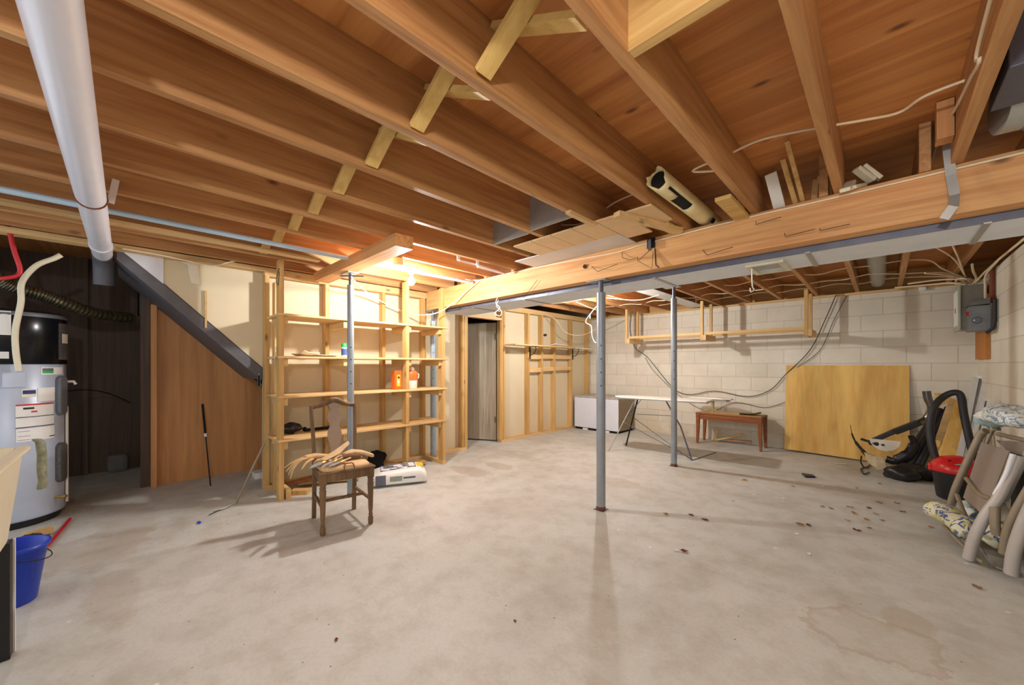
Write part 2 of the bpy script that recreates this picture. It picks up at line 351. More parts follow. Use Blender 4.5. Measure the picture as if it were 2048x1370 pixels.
# cross bridging, an X of two thin strips in each bay
for i in range(3, len(near_x) - 1):
    b_, a = near_x[i - 1] - .02, near_x[i] + .02; y = .84
    t = thing('cross_bridging', 'crossed pine strips bracing the bay left of the %s joist from the strap' % ords[i - 1], 'bracing', ((a + b_) / 2, y, ZJ), group='cross bridging between joists')
    B().beam((a + .01, y - .02, ZJ + .02), (b_ - .012, y - .02, ZS - .03), .06, .02).build('strip', BRIDGE, t)
    B().beam((b_ - .01, y + .045, ZJ + .02), (a + .012, y + .045, ZS - .03), .06, .02).build('strip', BRIDGE, t)
tag(B().box(-.545, -.192, 1.05, 1.088, ZJ + .002, ZS - .001).build('blocking', JOISTX, bevel=.002), 'solid wood block nailed square between two joists near the top of the view', 'wood block')
# ------------------------------------------------------------------ main beam and duct
YF = 2.71
mb_ = thing('main_beam', 'long built-up wooden beam on steel posts carrying the ceiling joists', 'beam', (-1.7, YF + .055, 1.905))
for k in range(3): B().box(-4.20, XR - .001, YF + .0372 * k, YF + .0372 * k + .0368, 1.905, ZJ - .001).build('plank', BEAM, mb_, bevel=.0015)
duct = thing('duct', 'long flat rectangular sheet-metal duct hung behind the main beam', 'duct', (-1.7, 3.04, 1.87))
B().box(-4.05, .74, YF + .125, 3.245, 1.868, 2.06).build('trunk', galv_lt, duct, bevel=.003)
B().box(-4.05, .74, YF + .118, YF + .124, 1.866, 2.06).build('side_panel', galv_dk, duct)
for x in (-3.4, -2.6, -1.25, -.32, .35): B().box(x - .012, x + .012, YF + .112, 3.25, 1.862, 1.869).build('seam_strip', galv, duct)
vt = B(); x0, x1, y0, y1 = -.66, -.45, 2.90, 3.215
vt.box(x0, x1, y0, y0 + .03, 1.852, 1.868).box(x0, x1, y1 - .03, y1, 1.852, 1.868).box(x0, x0 + .03, y0 + .03, y1 - .03, 1.852, 1.868).box(x1 - .03, x1, y0 + .03, y1 - .03, 1.852, 1.868)
vg = thing('ceiling_vent', 'small square metal air register set in the underside of the duct', 'vent', (-.55, 3.11, 1.86)); vt.build('frame', plain('cream_metal', (214, 206, 180), .5), vg)
for k in range(6): B().beam((x0 + .03, y0 + .045 + k * .028, 1.862), (x1 - .03, y0 + .045 + k * .028, 1.862), .02, .002, (0, .5, 1)).build('slat', galv, vg)
# short beam held by the front post
tag(B().box(-4.1, -2.45, 1.33, 1.47, ZJ - .092, ZJ - .001).build('short_beam', BEAM, bevel=.003), 'short flat timber under the joists propped by the grey post in front of the shelves', 'beam')
# ------------------------------------------------------------------ steel posts
def jack_post(x, y, ztop, r, label, group, mat_=post_paint, plate=True, zin=None):
    t = thing('steel_post', label, 'post', (x, y, 0), group=group)
    zin = zin or ztop - .14
    B().lathe((x, y, 0), [(r, .004), (r, zin)], 20).build('outer_tube', mat_, t)
    B().lathe((x, y, 0), [(r + .001, .004), (r + .0015, .022), (r + .0005, .03)], 20, cap=False).build('rusty_foot', rust, t)
    B().box(x - r - .008, x + r + .008, y - r - .008, y + r + .008, 0, .004).build('base_plate', galv_dk, t)
    B().lathe((x, y, 0), [(r * .55, zin - .002), (r * .55, ztop - .006)], 14).build('screw', galv_dk, t)
    B().box(x - .11, x + .07, y - .05, y + .05, ztop - .008, ztop - .001).build('top_plate', galv, t)
    for z in (1.36, 1.25, 1.14, 1.03):
        d = Vector((x, y, 0)).normalized(); q = Vector((x, y, z)) - d * (r - .002); s_ = Vector((d.y, -d.x, 0))
        B().tube([q + s_ * .002, q + s_ * .002 - d * .006], .006, 8).build('pin_hole', black, t)
    return t
jack_post(-1.675, 2.765, 1.904, .037, 'grey steel jack post under the main beam, nearest the middle of the floor', 'steel posts', zin=1.80)
jack_post(-1.775, 4.56, 2.13, .034, 'grey steel post beyond the main beam beside the ironing board', 'steel posts')
jack_post(-3.48, 1.44, ZJ - .093, .029, 'grey steel jack post standing right in front of the shelves', 'steel posts', zin=1.93)
jack_post(-4.14, 2.77, 1.904, .034, 'pale blue grey steel post standing behind the right end of the shelves', 'steel posts', plain('blue_grey_post', (158, 176, 190), .4, .2))
tag(B().tube([(-3.54, 1.37, 2.015), (-3.40, 1.53, 2.015)], .006).build('turning_bar', galv_dk), 'thin steel turning bar through the top of the post in front of the shelves', 'bar')
# ------------------------------------------------------------------ shelf unit
sh = thing('shelf_unit', 'tall open shelving of raw pine boards along the partition', 'shelves', (-4.0, 1.83, 0))
for y in (.965, 2.21, 2.70): B().box(-3.89, -3.80, y - .019, y + .019, 0, ZJ - .001 if y > 1 else ZJ - .001).build('upright', STUD, sh, bevel=.002)
B().box(-4.215, -4.126, .99, 1.03, 0, 1.99).build('upright', STUD, sh, bevel=.002)
for i, z in enumerate((1.66, 1.28, .925, .535)):
    B().box(-4.00, -3.79, .94, 2.75, z - .02, z).build('shelf_board', PINEY, sh, bevel=.002)
    B().box(-4.214, -4.005, .94, 2.75, z - .022, z - .002).build('shelf_board', PINEY, sh, bevel=.002)
    for y in (1.003, 1.53, 2.248, 2.662): B().box(-4.21, -3.82, y - .018, y + .018, z - .09, z - .0225).build('bracket_strip', PINEX, sh, bevel=.002)
B().box(-4.2, -3.79, 2.675, 2.725, 0, .045).build('foot_rail', PINEX, sh)
B().box(-4.2, -3.80, 1.0, 1.04, 0, .09).build('foot_rail', PINEX, sh)
# ------------------------------------------------------------------ bulbs
def bulb(name, p, label, em=bulbm):
    t = thing(name, label, 'light', (p[0], p[1], ZJ))
    x, y, z = p
    B().lathe((x, y, z), [(.004, -.036), (.018, -.03), (.03, -.012), (.0315, 0), (.028, .016), (.019, .034), (.014, .045)], 20).build('glass_bulb', em, t)
    B().lathe((x, y, z), [(.014, .046), (.0145, .066), (.02, .067), (.022, .09)], 16).build('socket', galv, t)
    B().lathe((x, y, z), [(.028, .0905), (.05, .098), (.056, .118), (.056, ZJ - z - .001)], 24).build('lamp_holder', porcelain, t)
    return t
bulb('ceiling_light', BULB1, 'bare bulb glowing in a porcelain holder over the shelves')
bulb('ceiling_light', BULB2, 'bare bulb glowing in a porcelain holder beyond the main beam')
bulb('ceiling_light', FILL_BULB, 'added fill bulb in a porcelain holder on the joists, out of view near the viewer', bulbs)  # unseen bulb, added to brighten the right side of the room
# ------------------------------------------------------------------ stairs slope, panels below
B_ = B().slab([(WX - .1, -.05, zs(-.05)), (WX - .1, .93, zs(.93)), (WX - .1, .93, zs(.93) + .1), (WX - .1, -.05, zs(-.05) + .1)], (-.85, 0, 0))
st = thing('stair_slope', 'dark grey painted sloping underside of the stairs, running down to the shelves', 'stairs', (WX - .5, .4, 1.5))
B_.build('soffit', greypaint, st)
B().slab([(WX - .1, -.05, zs(-.05) - .01), (WX - .1, .93, zs(.93) - .01), (WX - .1, .93, zs(.93) + .11), (WX - .1, -.05, zs(-.05) + .11)], (.02, 0, 0)).build('stringer', greypaint, st)
B().box(WX - .082, WX - .07, .885, .91, 1.0, 1.1).build('bracket', galv_dk, st); B().box(WX - .078, WX - .07, .892, .902, 1.0, 1.12).build('bolt', chrome, st)
pn = B().slab([(-5.17, .175, 0), (-5.17, 2.09, 0), (-5.17, 2.09, .3), (-5.17, .93, zs(.93) + .05), (-5.17, .175, zs(.175) + .02)], (-.012, 0, 0))
tag(pn.build('plywood_sheet', PANELB), 'brown stained plywood closing the space under the stairs', 'panel')
tag(B().box(-5.169, -5.10, .17, .215, 0, zs(.2)).build('timber_post', PANELB), 'brown post at the left edge of the plywood under the stairs', 'post')
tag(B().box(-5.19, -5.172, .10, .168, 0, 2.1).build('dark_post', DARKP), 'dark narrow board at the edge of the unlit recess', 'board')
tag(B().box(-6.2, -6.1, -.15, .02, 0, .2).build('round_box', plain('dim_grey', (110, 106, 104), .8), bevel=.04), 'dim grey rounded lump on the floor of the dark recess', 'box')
# ------------------------------------------------------------------ door beyond the partition
dr = struct('door_1', B().slab([(-4.345, 4.075, .02), (-4.96, 3.74, .02), (-4.96, 3.74, 1.865), (-4.345, 4.075, 1.865)], (-.018, .032, 0)), DOORW)
for z in (.3, 1.6): B().box(-4.352, -4.33, 4.04, 4.085, z, z + .09).build('hinge', galv, dr)
tag(B().box(-4.3, -4.23, 3.393, 3.413, .04, 1.88).build('door_jamb', STUD), kind='structure').name = 'trim_4'
tag(B().box(-4.3, -4.23, 4.052, 4.07, .04, 1.88).build('door_jamb', STUD), kind='structure').name = 'trim_5'
# ------------------------------------------------------------------ pipes at the left
yp = -.127
pp = thing('drain_pipe', 'thick white plastic drain pipe running overhead at the left', 'pipe', (-2.8, yp, 2.07))
B().tube([(-1.1, yp, 2.07), (-4.35, yp, 2.07)], .057, 24).build('pipe', pvc, pp)
B().tube([(-4.02, yp, 2.07), (-4.1, yp, 2.07)], .062, 24).build('coupling', pvc, pp)
B().tube([(-4.36, yp, 2.07), (-4.5, yp, 2.06), (-4.58, yp, 1.99), (-4.6, yp, 1.86)], .062, 20).build('elbow', plain('shaded_pvc', (96, 96, 104), .5), pp)  # white pipe's elbow coloured dark: the recess's shade put into the colour
hg = thing('pipe_strap', 'white perforated strap hanging the drain pipe from a joist', 'strap', (-2.99, yp, 2.13))
B().tube([Vector((-2.93, yp + .0605 * math.cos(a), 2.07 + .0605 * math.sin(a))) for a in [math.radians(q) for q in range(60, -200, -20)]], .004, 6).build('wire_loop', rust, hg)
B().beam((-2.93, yp + .07, 2.06), (-2.955, yp + .09, 2.2), .028, .003, (1, 0, 0)).build('strap', twine, hg)
tag(B().tube([(-3.27, -1.2, 2.112), (-3.27, 0, 2.112), (-3.27, 1.5, 2.112), (-3.24, 2.68, 2.11)], .018, 12).build('water_pipe', bluepipe), 'slim pale blue pipe running just under the joists', 'pipe')
tag(B().box(-3.6, -3.52, -1.4, 1.2, ZJ - .022, ZJ - .002).build('ledger_board', PINEY), 'light pine board nailed flat under the joists at the left', 'board')
tag(B().tube(smooth_path([AX(-20, 380, -4.25), AX(12, 440, -4.25), AX(28, 500, -4.25), AX(40, 545, -4.25), AX(10, 556, -4.25), AX(-30, 556, -4.3)]), .013, 8).build('red_pipe', redhose), 'red plastic water line above the water heater', 'pipe')
tag(B().tube(smooth_path([AX(122, 510, -4.38), AX(108, 517, -4.38), AX(72, 532, -4.40), AX(44, 565, -4.42), AX(42, 605, -4.42), AX(31, 660, -4.44), AX(32, 705, -4.44), AX(38, 742, -4.44)]), .017, 10).build('flexible_conduit', tubp), 'cream flexible cable conduit curving down to the water heater', 'conduit')
fx = [AX(-10, 555, -4.95), AX(30, 575, -5.0), AX(85, 590, -5.05), AX(130, 607, -5.1), AX(190, 627, -5.3), AX(262, 636, -5.6)]
path = smooth_path(fx, 24)
tag(B().tube(path, [.048 + .007 * math.sin(i * 1.9) for i in range(len(path))], 14).build('flexible_duct', flex), 'ribbed foil flexible duct sagging through the dark recess', 'duct')
tag(B().tube([AX(283, 575, -5.6), AX(283, 632, -5.6)], .03, 12).build('black_pipe', shroud), 'short dark vertical pipe at the end of the flexible duct', 'pipe')
tag(B().tube(smooth_path([AX(120, 784, -4.9), AX(135, 782, -5.2), AX(180, 780, -5.6), AX(220, 788, -5.9), AX(260, 805, -6.1)]), .005, 6).build('black_wire', soot), 'thin dark wire trailing behind the water heater', 'wire')
# ------------------------------------------------------------------ water heater
hx, hy, hr = -4.76, -.625, .285
wh = thing('water_heater', 'tall grey heat-pump water heater with black top at the left', 'water heater', (hx, hy, 0))
B().lathe((hx, hy, 0), [(hr - .02, .05), (hr - .004, .055), (hr, .07), (hr, 1.2), (hr - .004, 1.205)], 48).build('tank', tank, wh)
B().lathe((hx, hy, 0), [(hr - .03, .0), (hr - .02, .05)], 40).build('base', black, wh)
B().lathe((hx, hy, 0), [(hr - .002, 1.206), (hr + .006, 1.21), (hr + .006, 1.57), (hr - .01, 1.60), (hr - .06, 1.615)], 48).build('black_shell', shroud, wh)
B().lathe((hx, hy, 0), [(hr + .008, 1.56), (hr + .010, 1.575), (hr + .001, 1.59)], 48, cap=False).build('top_rim', coverg, wh)
vd = math.atan2(-hy, -hx)                                        # facing the room
def patch(a0, a1, z0, z1, r, m, name, par=wh, n=8, th=.003):
    """curved label on the tank, angles in degrees from the direction facing the room"""
    vs_ = []; fs = []
    for i in range(n + 1):
        a = vd + math.radians(a0 + (a1 - a0) * i / n)
        for rr in (r, r + th):
            for z in (z0, z1): vs_.append((hx + rr * math.cos(a), hy + rr * math.sin(a), z))
    for i in range(n):
        k = 4 * i; fs += [(k + 2, k + 6, k + 7, k + 3), (k, k + 1, k + 5, k + 4), (k + 1, k + 3, k + 7, k + 5), (k, k + 4, k + 6, k + 2)]
    fs += [(0, 2, 3, 1), (4 * n, 4 * n + 1, 4 * n + 3, 4 * n + 2)]
    return B().add(vs_, fs).build(name, m, par)
def hz(py): return 1.2 + (730 - py) * 2.66 / 757
def ang(px):                                                     # azimuth on the tank hit by a pixel column
    d = Vector(ray(px, 730)); d.z = 0; d.normalize(); c = Vector((hx, hy, 0)); b = d.dot(c); dd = b * b - c.length_squared + hr * hr
    if dd < 0: return 80.
    q = d * (b - math.sqrt(dd)) - c; return (math.degrees(math.atan2(q.y, q.x) - vd) + 180) % 360 - 180
L1 = patch(ang(43), ang(72), hz(797), hz(781), hr, paper, 'warning_label'); patch(ang(45), ang(71), hz(791), hz(783), hr + .003, navy, 'dark_print', L1, th=.001)
L2 = patch(ang(75), ang(109), hz(808), hz(779), hr, white, 'data_label')
L3 = patch(ang(31), ang(106), hz(838), hz(812), hr, white, 'rating_label'); patch(ang(31), ang(106), hz(815), hz(812), hr + .003, redp, 'red_band', L3, th=.001)
patch(ang(46), ang(68), hz(823), hz(819), hr + .003, inkdk, 'print_line', L3, th=.001); patch(ang(62), ang(74), hz(830), hz(827), hr + .003, redp, 'print_line', L3, th=.001)
L4 = patch(ang(31), ang(107), hz(860), hz(840), hr, white, 'data_label'); patch(ang(31), ang(107), hz(861), hz(859.5), hr + .003, inkdk, 'border', L4, th=.001); patch(ang(31), ang(107), hz(840), hz(838.8), hr + .003, inkdk, 'border', L4, th=.001)
L5 = patch(ang(32), ang(108), hz(890), hz(863), hr, white, 'data_label')
for py in (868, 878, 886): patch(ang(35), ang(60), hz(py + .8), hz(py), hr + .003, ink, 'print_line', L5, th=.001)
patch(ang(98), ang(108), hz(886), hz(884), hr + .003, inkdk, 'print_line', L5, th=.001)
E1 = patch(ang(82), ang(124), hz(751), hz(735), hr, white, 'energy_recess'); patch(ang(84), ang(106), hz(748), hz(743), hr + .003, green, 'green_strip', E1, th=.001); patch(ang(84), ang(106), hz(743), hz(737), hr + .003, coverg, 'shadowed_slot', E1, th=.001)
patch(ang(5), ang(50), hz(776), hz(745), hr, tank, 'access_panel', th=.008)
P1 = patch(ang(115), ang(127) + 4, hz(718), hz(637), hr + .006, coverd, 'control_panel', th=.012); patch(ang(118), ang(126) + 4, hz(681), hz(660), hr + .018, white, 'display', P1, th=.001)
patch(ang(0) - 20, ang(22), hz(669), hz(620), hr + .006, white, 'paper_sheet', th=.002); patch(ang(0) - 10, ang(18), hz(717), hz(703), hr + .006, white, 'paper_note', th=.002)
def oval(ac, z0, z1, wdt, m, name):
    ring = []; 
    for r_, k in ((hr - .002, 1.), (hr + .02, 1.), (hr + .03, .8)):
        rr = []
        for i in range(24):
            t = 2 * math.pi * i / 24; a = vd + math.radians(ac + wdt * k * math.cos(t)); zc = (z0 + z1) / 2; hh = (z1 - z0) / 2
            zz = zc + (hh - .04) * (1 if math.sin(t) > 0 else -1) * (1 if abs(math.sin(t)) > .05 else 0) + .04 * math.sin(t) * k
            rr.append((hx + r_ * math.cos(a), hy + r_ * math.sin(a), zz))
        ring.append(rr)
    return B().loft(ring, smooth=False).build(name, m, wh, bevel=.003)
oval(ang(119), hz(842), hz(754), 8, coverg, 'access_cover'); oval(ang(119), hz(992), hz(904), 8, coverd, 'access_cover')
ra = vd + math.radians(72); B().tube([(hx + hr * math.cos(ra), hy + hr * math.sin(ra), hz(768)), (hx + (hr + .05) * math.cos(ra), hy + (hr + .05) * math.sin(ra), hz(768)), (hx + (hr + .06) * math.cos(ra), hy + (hr + .06) * math.sin(ra), hz(775))], .011).build('relief_valve', porcelain, wh)
B().tube([(hx + (hr + .012) * math.cos(ra), hy + (hr + .012) * math.sin(ra), hz(825)), (hx + (hr + .012) * math.cos(ra), hy + (hr + .012) * math.sin(ra), .1)], .009).build('overflow_pipe', porcelain, wh)
ra = vd + math.radians(50); B().tube([(hx + hr * math.cos(ra), hy + hr * math.sin(ra), .17), (hx + (hr + .07) * math.cos(ra), hy + (hr + .07) * math.sin(ra), .175)], [.010, .012]).build('drain_valve', brass, wh)
# ------------------------------------------------------------------ utility tub, bucket
tb = thing('utility_tub', 'cream plastic laundry tub on dark legs at the left edge', 'sink', (-2.3, -.6, 0))
def rect(x0, x1, y0, y1, z): return [(x0, y0, z), (x1, y0, z), (x1, y1, z), (x0, y1, z)]
tx0, tx1, ty0, ty1, tz = -2.62, -2.05, -.90, -.285, .855
B().loft([rect(tx0 + .03, tx1 - .03, ty0 + .03, ty1 - .03, tz - .005), rect(tx0 + .035, tx1 - .035, ty0 + .035, ty1 - .035, tz - .03), rect(tx0 + .02, tx1 - .02, ty0 + .02, ty1 - .02, tz - .03), rect(tx0 + .055, tx1 - .055, ty0 + .055, ty1 - .055, tz - .38), rect(tx0 + .07, tx1 - .07, ty0 + .07, ty1 - .07, tz - .36), rect(tx0 + .04, tx1 - .04, ty0 + .04, ty1 - .04, tz - .005)], cap=False, smooth=False).build('basin', tubp, tb, bevel=.006)
B().slab(rect(tx0 + .056, tx1 - .056, ty0 + .056, ty1 - .056, tz - .38), (0, 0, .02)).build('basin_floor', tubp, tb)
rim = B(); rim.box(tx0, tx1, ty1 - .04, ty1, tz - .02, tz).box(tx0, tx1, ty0, ty0 + .04, tz - .02, tz).box(tx0, tx0 + .04, ty0 + .04, ty1 - .04, tz - .02, tz).box(tx1 - .04, tx1, ty0 + .04, ty1 - .04, tz - .02, tz)
rim.build('rim', tubp, tb, bevel=.008)
for (x, y) in ((tx0 + .05, ty1 - .075), (tx1 - .07, ty1 - .07), (tx0 + .07, ty0 + .07), (tx1 - .07, ty0 + .07)):
    lg = B().box(x - .03, x + .03, y - .03, y + .03, 0, .474).build('leg', black, tb, bevel=.003)
    if y > -.6: B().box(x - .036, x - .02, y + .0301, y + .036, .0, .474).build('white_edge', white, lg)
rg = B(); pts = [(-2.66, -.33), (-2.60, -.3), (-2.55, -.34)]
rgr = []
for k, (z, wd, off) in enumerate(((.875, .05, 0), (.862, .07, .02), (.80, .065, .03), (.74, .055, .028), (.69, .07, .04), (.66, .05, .03))):
    rgr.append([(-2.645 - off * .3 + (.02 if k > 3 else 0) + dx * wd, -.275 + dy * .02 + off * .5, z) for dx, dy in ((-.5, 0), (0, .8), (.5, .3), (.5, -.4), (0, -.7), (-.4, -.6))])
rg.loft(rgr); tag(rg.build('cleaning_rag', cloth), 'grey green rag draped over the corner of the laundry tub', 'rag')
bk = thing('bucket', 'blue plastic bucket on the floor behind the laundry tub', 'bucket', (-3.13, -.41, 0))
B().lathe((-3.13, -.41, 0), [(.085, .0), (.09, .004), (.125, .27), (.135, .272), (.135, .29), (.122, .29), (.085, .012), (.01, .01)], 32).build('pail', blue, bk)
B().tube([Vector((-3.13 + .138 * math.cos(a), -.41 + .138 * math.sin(a), .262 - .05 * math.sin(max(0, a)) * 1.2)) for a in [math.radians(q) for q in range(-10, 191, 15)]], .0025, 6).build('handle', blackm, bk)
tag(B().tube(smooth_path([AZ(140, 1038, .012), AZ(120, 1062, .012), AZ(100, 1085, .012), AZ(60, 1122, .012)]), .011, 8).build('red_hose', redhose), 'short red hose lying on the floor from the heater to the bucket', 'hose')
tag(B().beam(AZ(52, 1072, .03), AZ(104, 1058, .03), .06, .04).build('wood_scrap', PINEX), 'small wood scrap wedged at the foot of the water heater', 'wood')
tag(B().blob(AZ(58, 1080, .03), .1, .05, .03, 3).build('black_wire', soot), 'dark tangle on the floor between bucket and heater', 'wire')
# ------------------------------------------------------------------ wooden chair with gloves and brushes
ch = thing('dining_chair', 'worn wooden dining chair with vase-shaped splat standing in front of the shelves', 'chair', (-2.97, 1.155, 0), math.radians(-7.5))
def turned(x, y):
    return B().lathe((x, y, 0), [(.012, 0), (.018, .01), (.019, .05), (.012, .07), (.017, .078), (.012, .086), (.016, .12), (.021, .28), (.023, .315), (.017, .325), (.024, .333), (.017, .341), (.023, .352), (.022, .36)], 14)
for (x, y) in ((.185, .165), (.185, -.165)):
    lg = turned(x, y).build('leg', CHAIRW, ch, local=True); B().box(x - .021, x + .021, y - .021, y + .021, .36, .43).build('leg_block', CHAIRW, lg, local=True, bevel=.002)
for s in (1, -1):
    y = s * .15
    B().beam((-.20, y, 0), (-.17, y, .43), .028, .032, (1, 0, 0)).build('leg', CHAIRW, ch, local=True, bevel=.003)
    B().tube([(-.17, y, .43), (-.185, y * 1.03, .6), (-.215, y * 1.08, .77), (-.235, y * 1.1, .875)], [.016, .015, .014, .014], 8).build('back_post', CHAIRW, ch, local=True)
    B().beam((-.17, y, .19), (.18, s * .165, .19), .016, .02).build('stretcher', CHAIRW, ch, local=True)
B().beam((.02, -.157, .19), (.02, .157, .19), .018, .02).build('stretcher', CHAIRW, ch, local=True)
ap = B(); ap.box(.165, .20, -.165, .165, .37, .43).box(-.19, -.16, -.15, .15, .37, .43).beam((-.17, .155, .40), (.185, .172, .40), .022, .06).beam((-.17, -.155, .40), (.185, -.172, .40), .022, .06)
ap.build('apron', CHAIRW, ch, local=True, bevel=.002)
B().slab([(-.2, -.165, .43), (.215, -.195, .43), (.215, .195, .43), (-.2, .165, .43)], (0, 0, .014)).build('seat_frame', CHAIRW, ch, local=True, bevel=.004)
def sq(sx, sy, z, c=.0):
    out = []
    for i in range(24):
        t = 2 * math.pi * i / 24; a, b = math.cos(t), math.sin(t)
        out.append((sx * math.copysign(abs(a) ** .4, a) + .01, sy * math.copysign(abs(b) ** .4, b), z))
    return out
B().loft([sq(.19, .172, .444), sq(.192, .174, .454), sq(.176, .158, .470), sq(.1, .09, .476), sq(.02, .02, .478)]).build('seat_pad', seatpad, ch, local=True)
cr = [(-.235 + .01 * math.cos(u * 3), u * .165, .868 + .05 * math.exp(-(u * 2.2) ** 2) + (0 if abs(u) < .9 else -.004)) for u in [i / 10 for i in range(-10, 11)]]
B().tube(cr, [.016 + .008 * math.exp(-(u * 1.5) ** 2) for u in [i / 10 for i in range(-10, 11)]], 10, flat=1.).build('crest_rail', CHAIRW, ch, local=True)
prof = [(.035, .90), (.042, .87), (.03, .845), (.028, .84), (.045, .815), (.052, .785), (.048, .755), (.034, .725), (.03, .712), (.043, .69), (.052, .655), (.053, .625), (.046, .59), (.036, .56), (.03, .53), (.034, .49), (.036, .45)]
sp = [(-.232 + (.9 - z) * .13, w_, z) for w_, z in prof]; sp2 = [(a, -b, c) for a, b, c in sp[::-1]]
B().slab(sp + sp2, (.009, 0, 0)).build('splat', plain('grey_lit_splat', (158, 140, 124), .6, var=.05), ch, local=True)  # greyer than the chair wood: the grey light on it put into the colour
B().slab([(-.242, .036, .885), (-.24, .044, .868), (-.236, .03, .842), (-.236, -.03, .842), (-.24, -.044, .868), (-.242, -.036, .885)], (.02, 0, 0)).build('splat_cap', wood('dark_walnut', (92, 56, 34), (74, 42, 26), 'z', knots=False), ch, local=True)
ZT = .478
def glove(name, pal, fingers, m, label, th=.017):
    """pal: list of (point, width) along the palm; fingers: list of paths"""
    g = B(); rings = []
    for p, wd, dirv in pal:
        p = Vector(p); d = Vector(dirv).normalized(); u = Vector((0, 0, 1)); rings.append([p + d * (wd / 2 * math.cos(t)) + u * (th * math.sin(t)) for t in [2 * math.pi * k / 12 for k in range(12)]])
    g.loft(rings)
    for f in fingers:
        pf = smooth_path(f, 5); n = len(pf); g.tube(pf, [0.015 * (1 - .75 * (i / (n - 1)) ** 1.3) for i in range(n)], 8, flat=.6)
    return tag(g.build(name, m), label, 'glove')
def S(px, py, Y): return AY(px, py, Y)
pd = (.3, .5, 0)
g1 = [(Vector((-3.02, 1.08, .505)), .09, (1, .1, 0)), (Vector((-3.04, 1.0, .52)), .095, (1, .1, 0)), (Vector((-3.06, .93, .512)), .08, (1, .1, 0))]
glove('work_glove', g1, [[(-3.07 + .018 * k, .94, .512), (-3.06 + .022 * k, .89 - .005 * k, .503), (-3.05 + .027 * k, .84 - .004 * k, .475 - .01 * k), (-3.04 + .03 * k, .80 + .006 * k, .44 - .02 * k)] for k in (-1, 0, 1, 2)] + [[(-2.99, .96, .512), (-2.94, .9, .5), (-2.9, .86, .47)]], leather, 'tan work glove on the chair with fingers drooping past its left side')
tag(B().loft([[Vector(p) + Vector((0, 0, z)) for p, z in zip(q, (0, 0, .008, .008))] for q in ([(-2.96, 1.0, .50), (-2.90, 1.02, .50), (-2.90, 1.02, .50), (-2.96, 1.0, .50)], [(-2.99, 1.12, .545), (-2.92, 1.13, .53), (-2.92, 1.13, .53), (-2.99, 1.12, .545)], [(-3.0, 1.22, .60), (-2.955, 1.215, .585), (-2.955, 1.215, .585), (-3.0, 1.22, .60)])]).build('leather_flap', leather2, bevel=.004), 'pale tan leather cuff sticking up from the pile on the chair', 'leather')
g2 = [(Vector((-2.98, 1.17, .50)), .08, (1, 0, 0)), (Vector((-2.96, 1.24, .525)), .1, (1, 0, 0)), (Vector((-2.93, 1.30, .515)), .09, (1, 0, 0)), (Vector((-2.89, 1.36, .487)), .07, (1, .2, 0))]
glove('work_glove', g2, [[(-2.98 + .02 * k, 1.17, .50), (-2.96 + .02 * k, 1.12, .515), (-2.93 + .02 * k, 1.07, .497)] for k in (-1, 0, 1, 2)], leather2, 'grey tan glove arched over the right half of the chair seat')
g3 = [(Vector((-2.93, 1.12, .495)), .05, (1, 0, 0)), (Vector((-2.91, 1.2, .508)), .07, (1, 0, 0)), (Vector((-2.90, 1.27, .497)), .05, (1, 0, 0))]
glove('work_glove', g3, [[(-2.90, 1.13, .495), (-2.86, 1.09, .497), (-2.83, 1.05, .49)]], gloved, 'dark brown glove tucked under the other gloves on the chair')
def brush(p, q, wid, label):
    wid *= 1.4
    p = Vector(p); q = Vector(q); d = (q - p).normalized(); t = thing('paint_brush', label, 'brush', p, group='paint brushes on the chair')
    B().tube([q, q - d * .03, q - d * .07, q - d * .10], [.004, wid * .55, wid * .6, wid * .6], 10, flat=.4).build('bristles', bristle, t)
    B().tube([q - d * .10, q - d * .125], wid * .65, 10, flat=.45).build('ferrule', brass, t)
    B().tube([q - d * .125, q - d * .15, q - d * .2, p], [wid * .5, .009, .007, .009], 10, flat=.7).build('handle', leather2, t)
brush((-2.99, 1.15, .515), (-2.865, .90, .475), .03, 'widest brush on the chair, its grey bristles jutting past the seat corner')
brush((-2.91, 1.15, .505), (-2.815, .965, .487), .022, 'middle brush on the chair, handle under the gloves')
brush((-2.88, 1.19, .497), (-2.79, 1.0, .483), .024, 'brush nearest the front edge of the chair seat')
tag(B().tube(smooth_path([(-2.80, 1.10, .482), (-2.785, 1.13, .484), (-2.782, 1.16, .483), (-2.772, 1.17, .47), (-2.752, 1.17, .44)]), .004, 6).tube(smooth_path([(-2.785, 1.12, .484), (-2.77, 1.10, .47), (-2.752, 1.10, .43)]), .004, 6).build('string', gloved), 'thin brown string hanging over the front of the chair seat', 'cord')
# ------------------------------------------------------------------ cement bag
cb = thing('cement_bag', 'white paper sack of mortar lying on the floor beside the chair', 'bag', (-3.56, 1.97, 0), math.radians(64)); cb.scale = (1.06, 1.1, 1.22)
def bagring(x, w_, h_, z0=.004):
    out = []
    for i in range(20):
        t = 2 * math.pi * i / 20; a, b = math.cos(t), math.sin(t)
        out.append((x, w_ * math.copysign(abs(a) ** .45, a), z0 + h_ / 2 + h_ / 2 * math.copysign(abs(b) ** .55, b)))
    return out
rings = [bagring(-.245, .12, .07), bagring(-.235, .145, .095), bagring(-.15, .155, .115), bagring(0, .155, .125), bagring(.12, .155, .135), bagring(.2, .15, .125), bagring(.235, .145, .1), bagring(.25, .12, .075)]
B().loft(rings).build('sack', white, cb, local=True)
def topz(x): return .004 + .125 + .03 * (x > 0) * 0 + (.01 if x > .05 else -.008 if x < -.1 else 0)
prn = B()
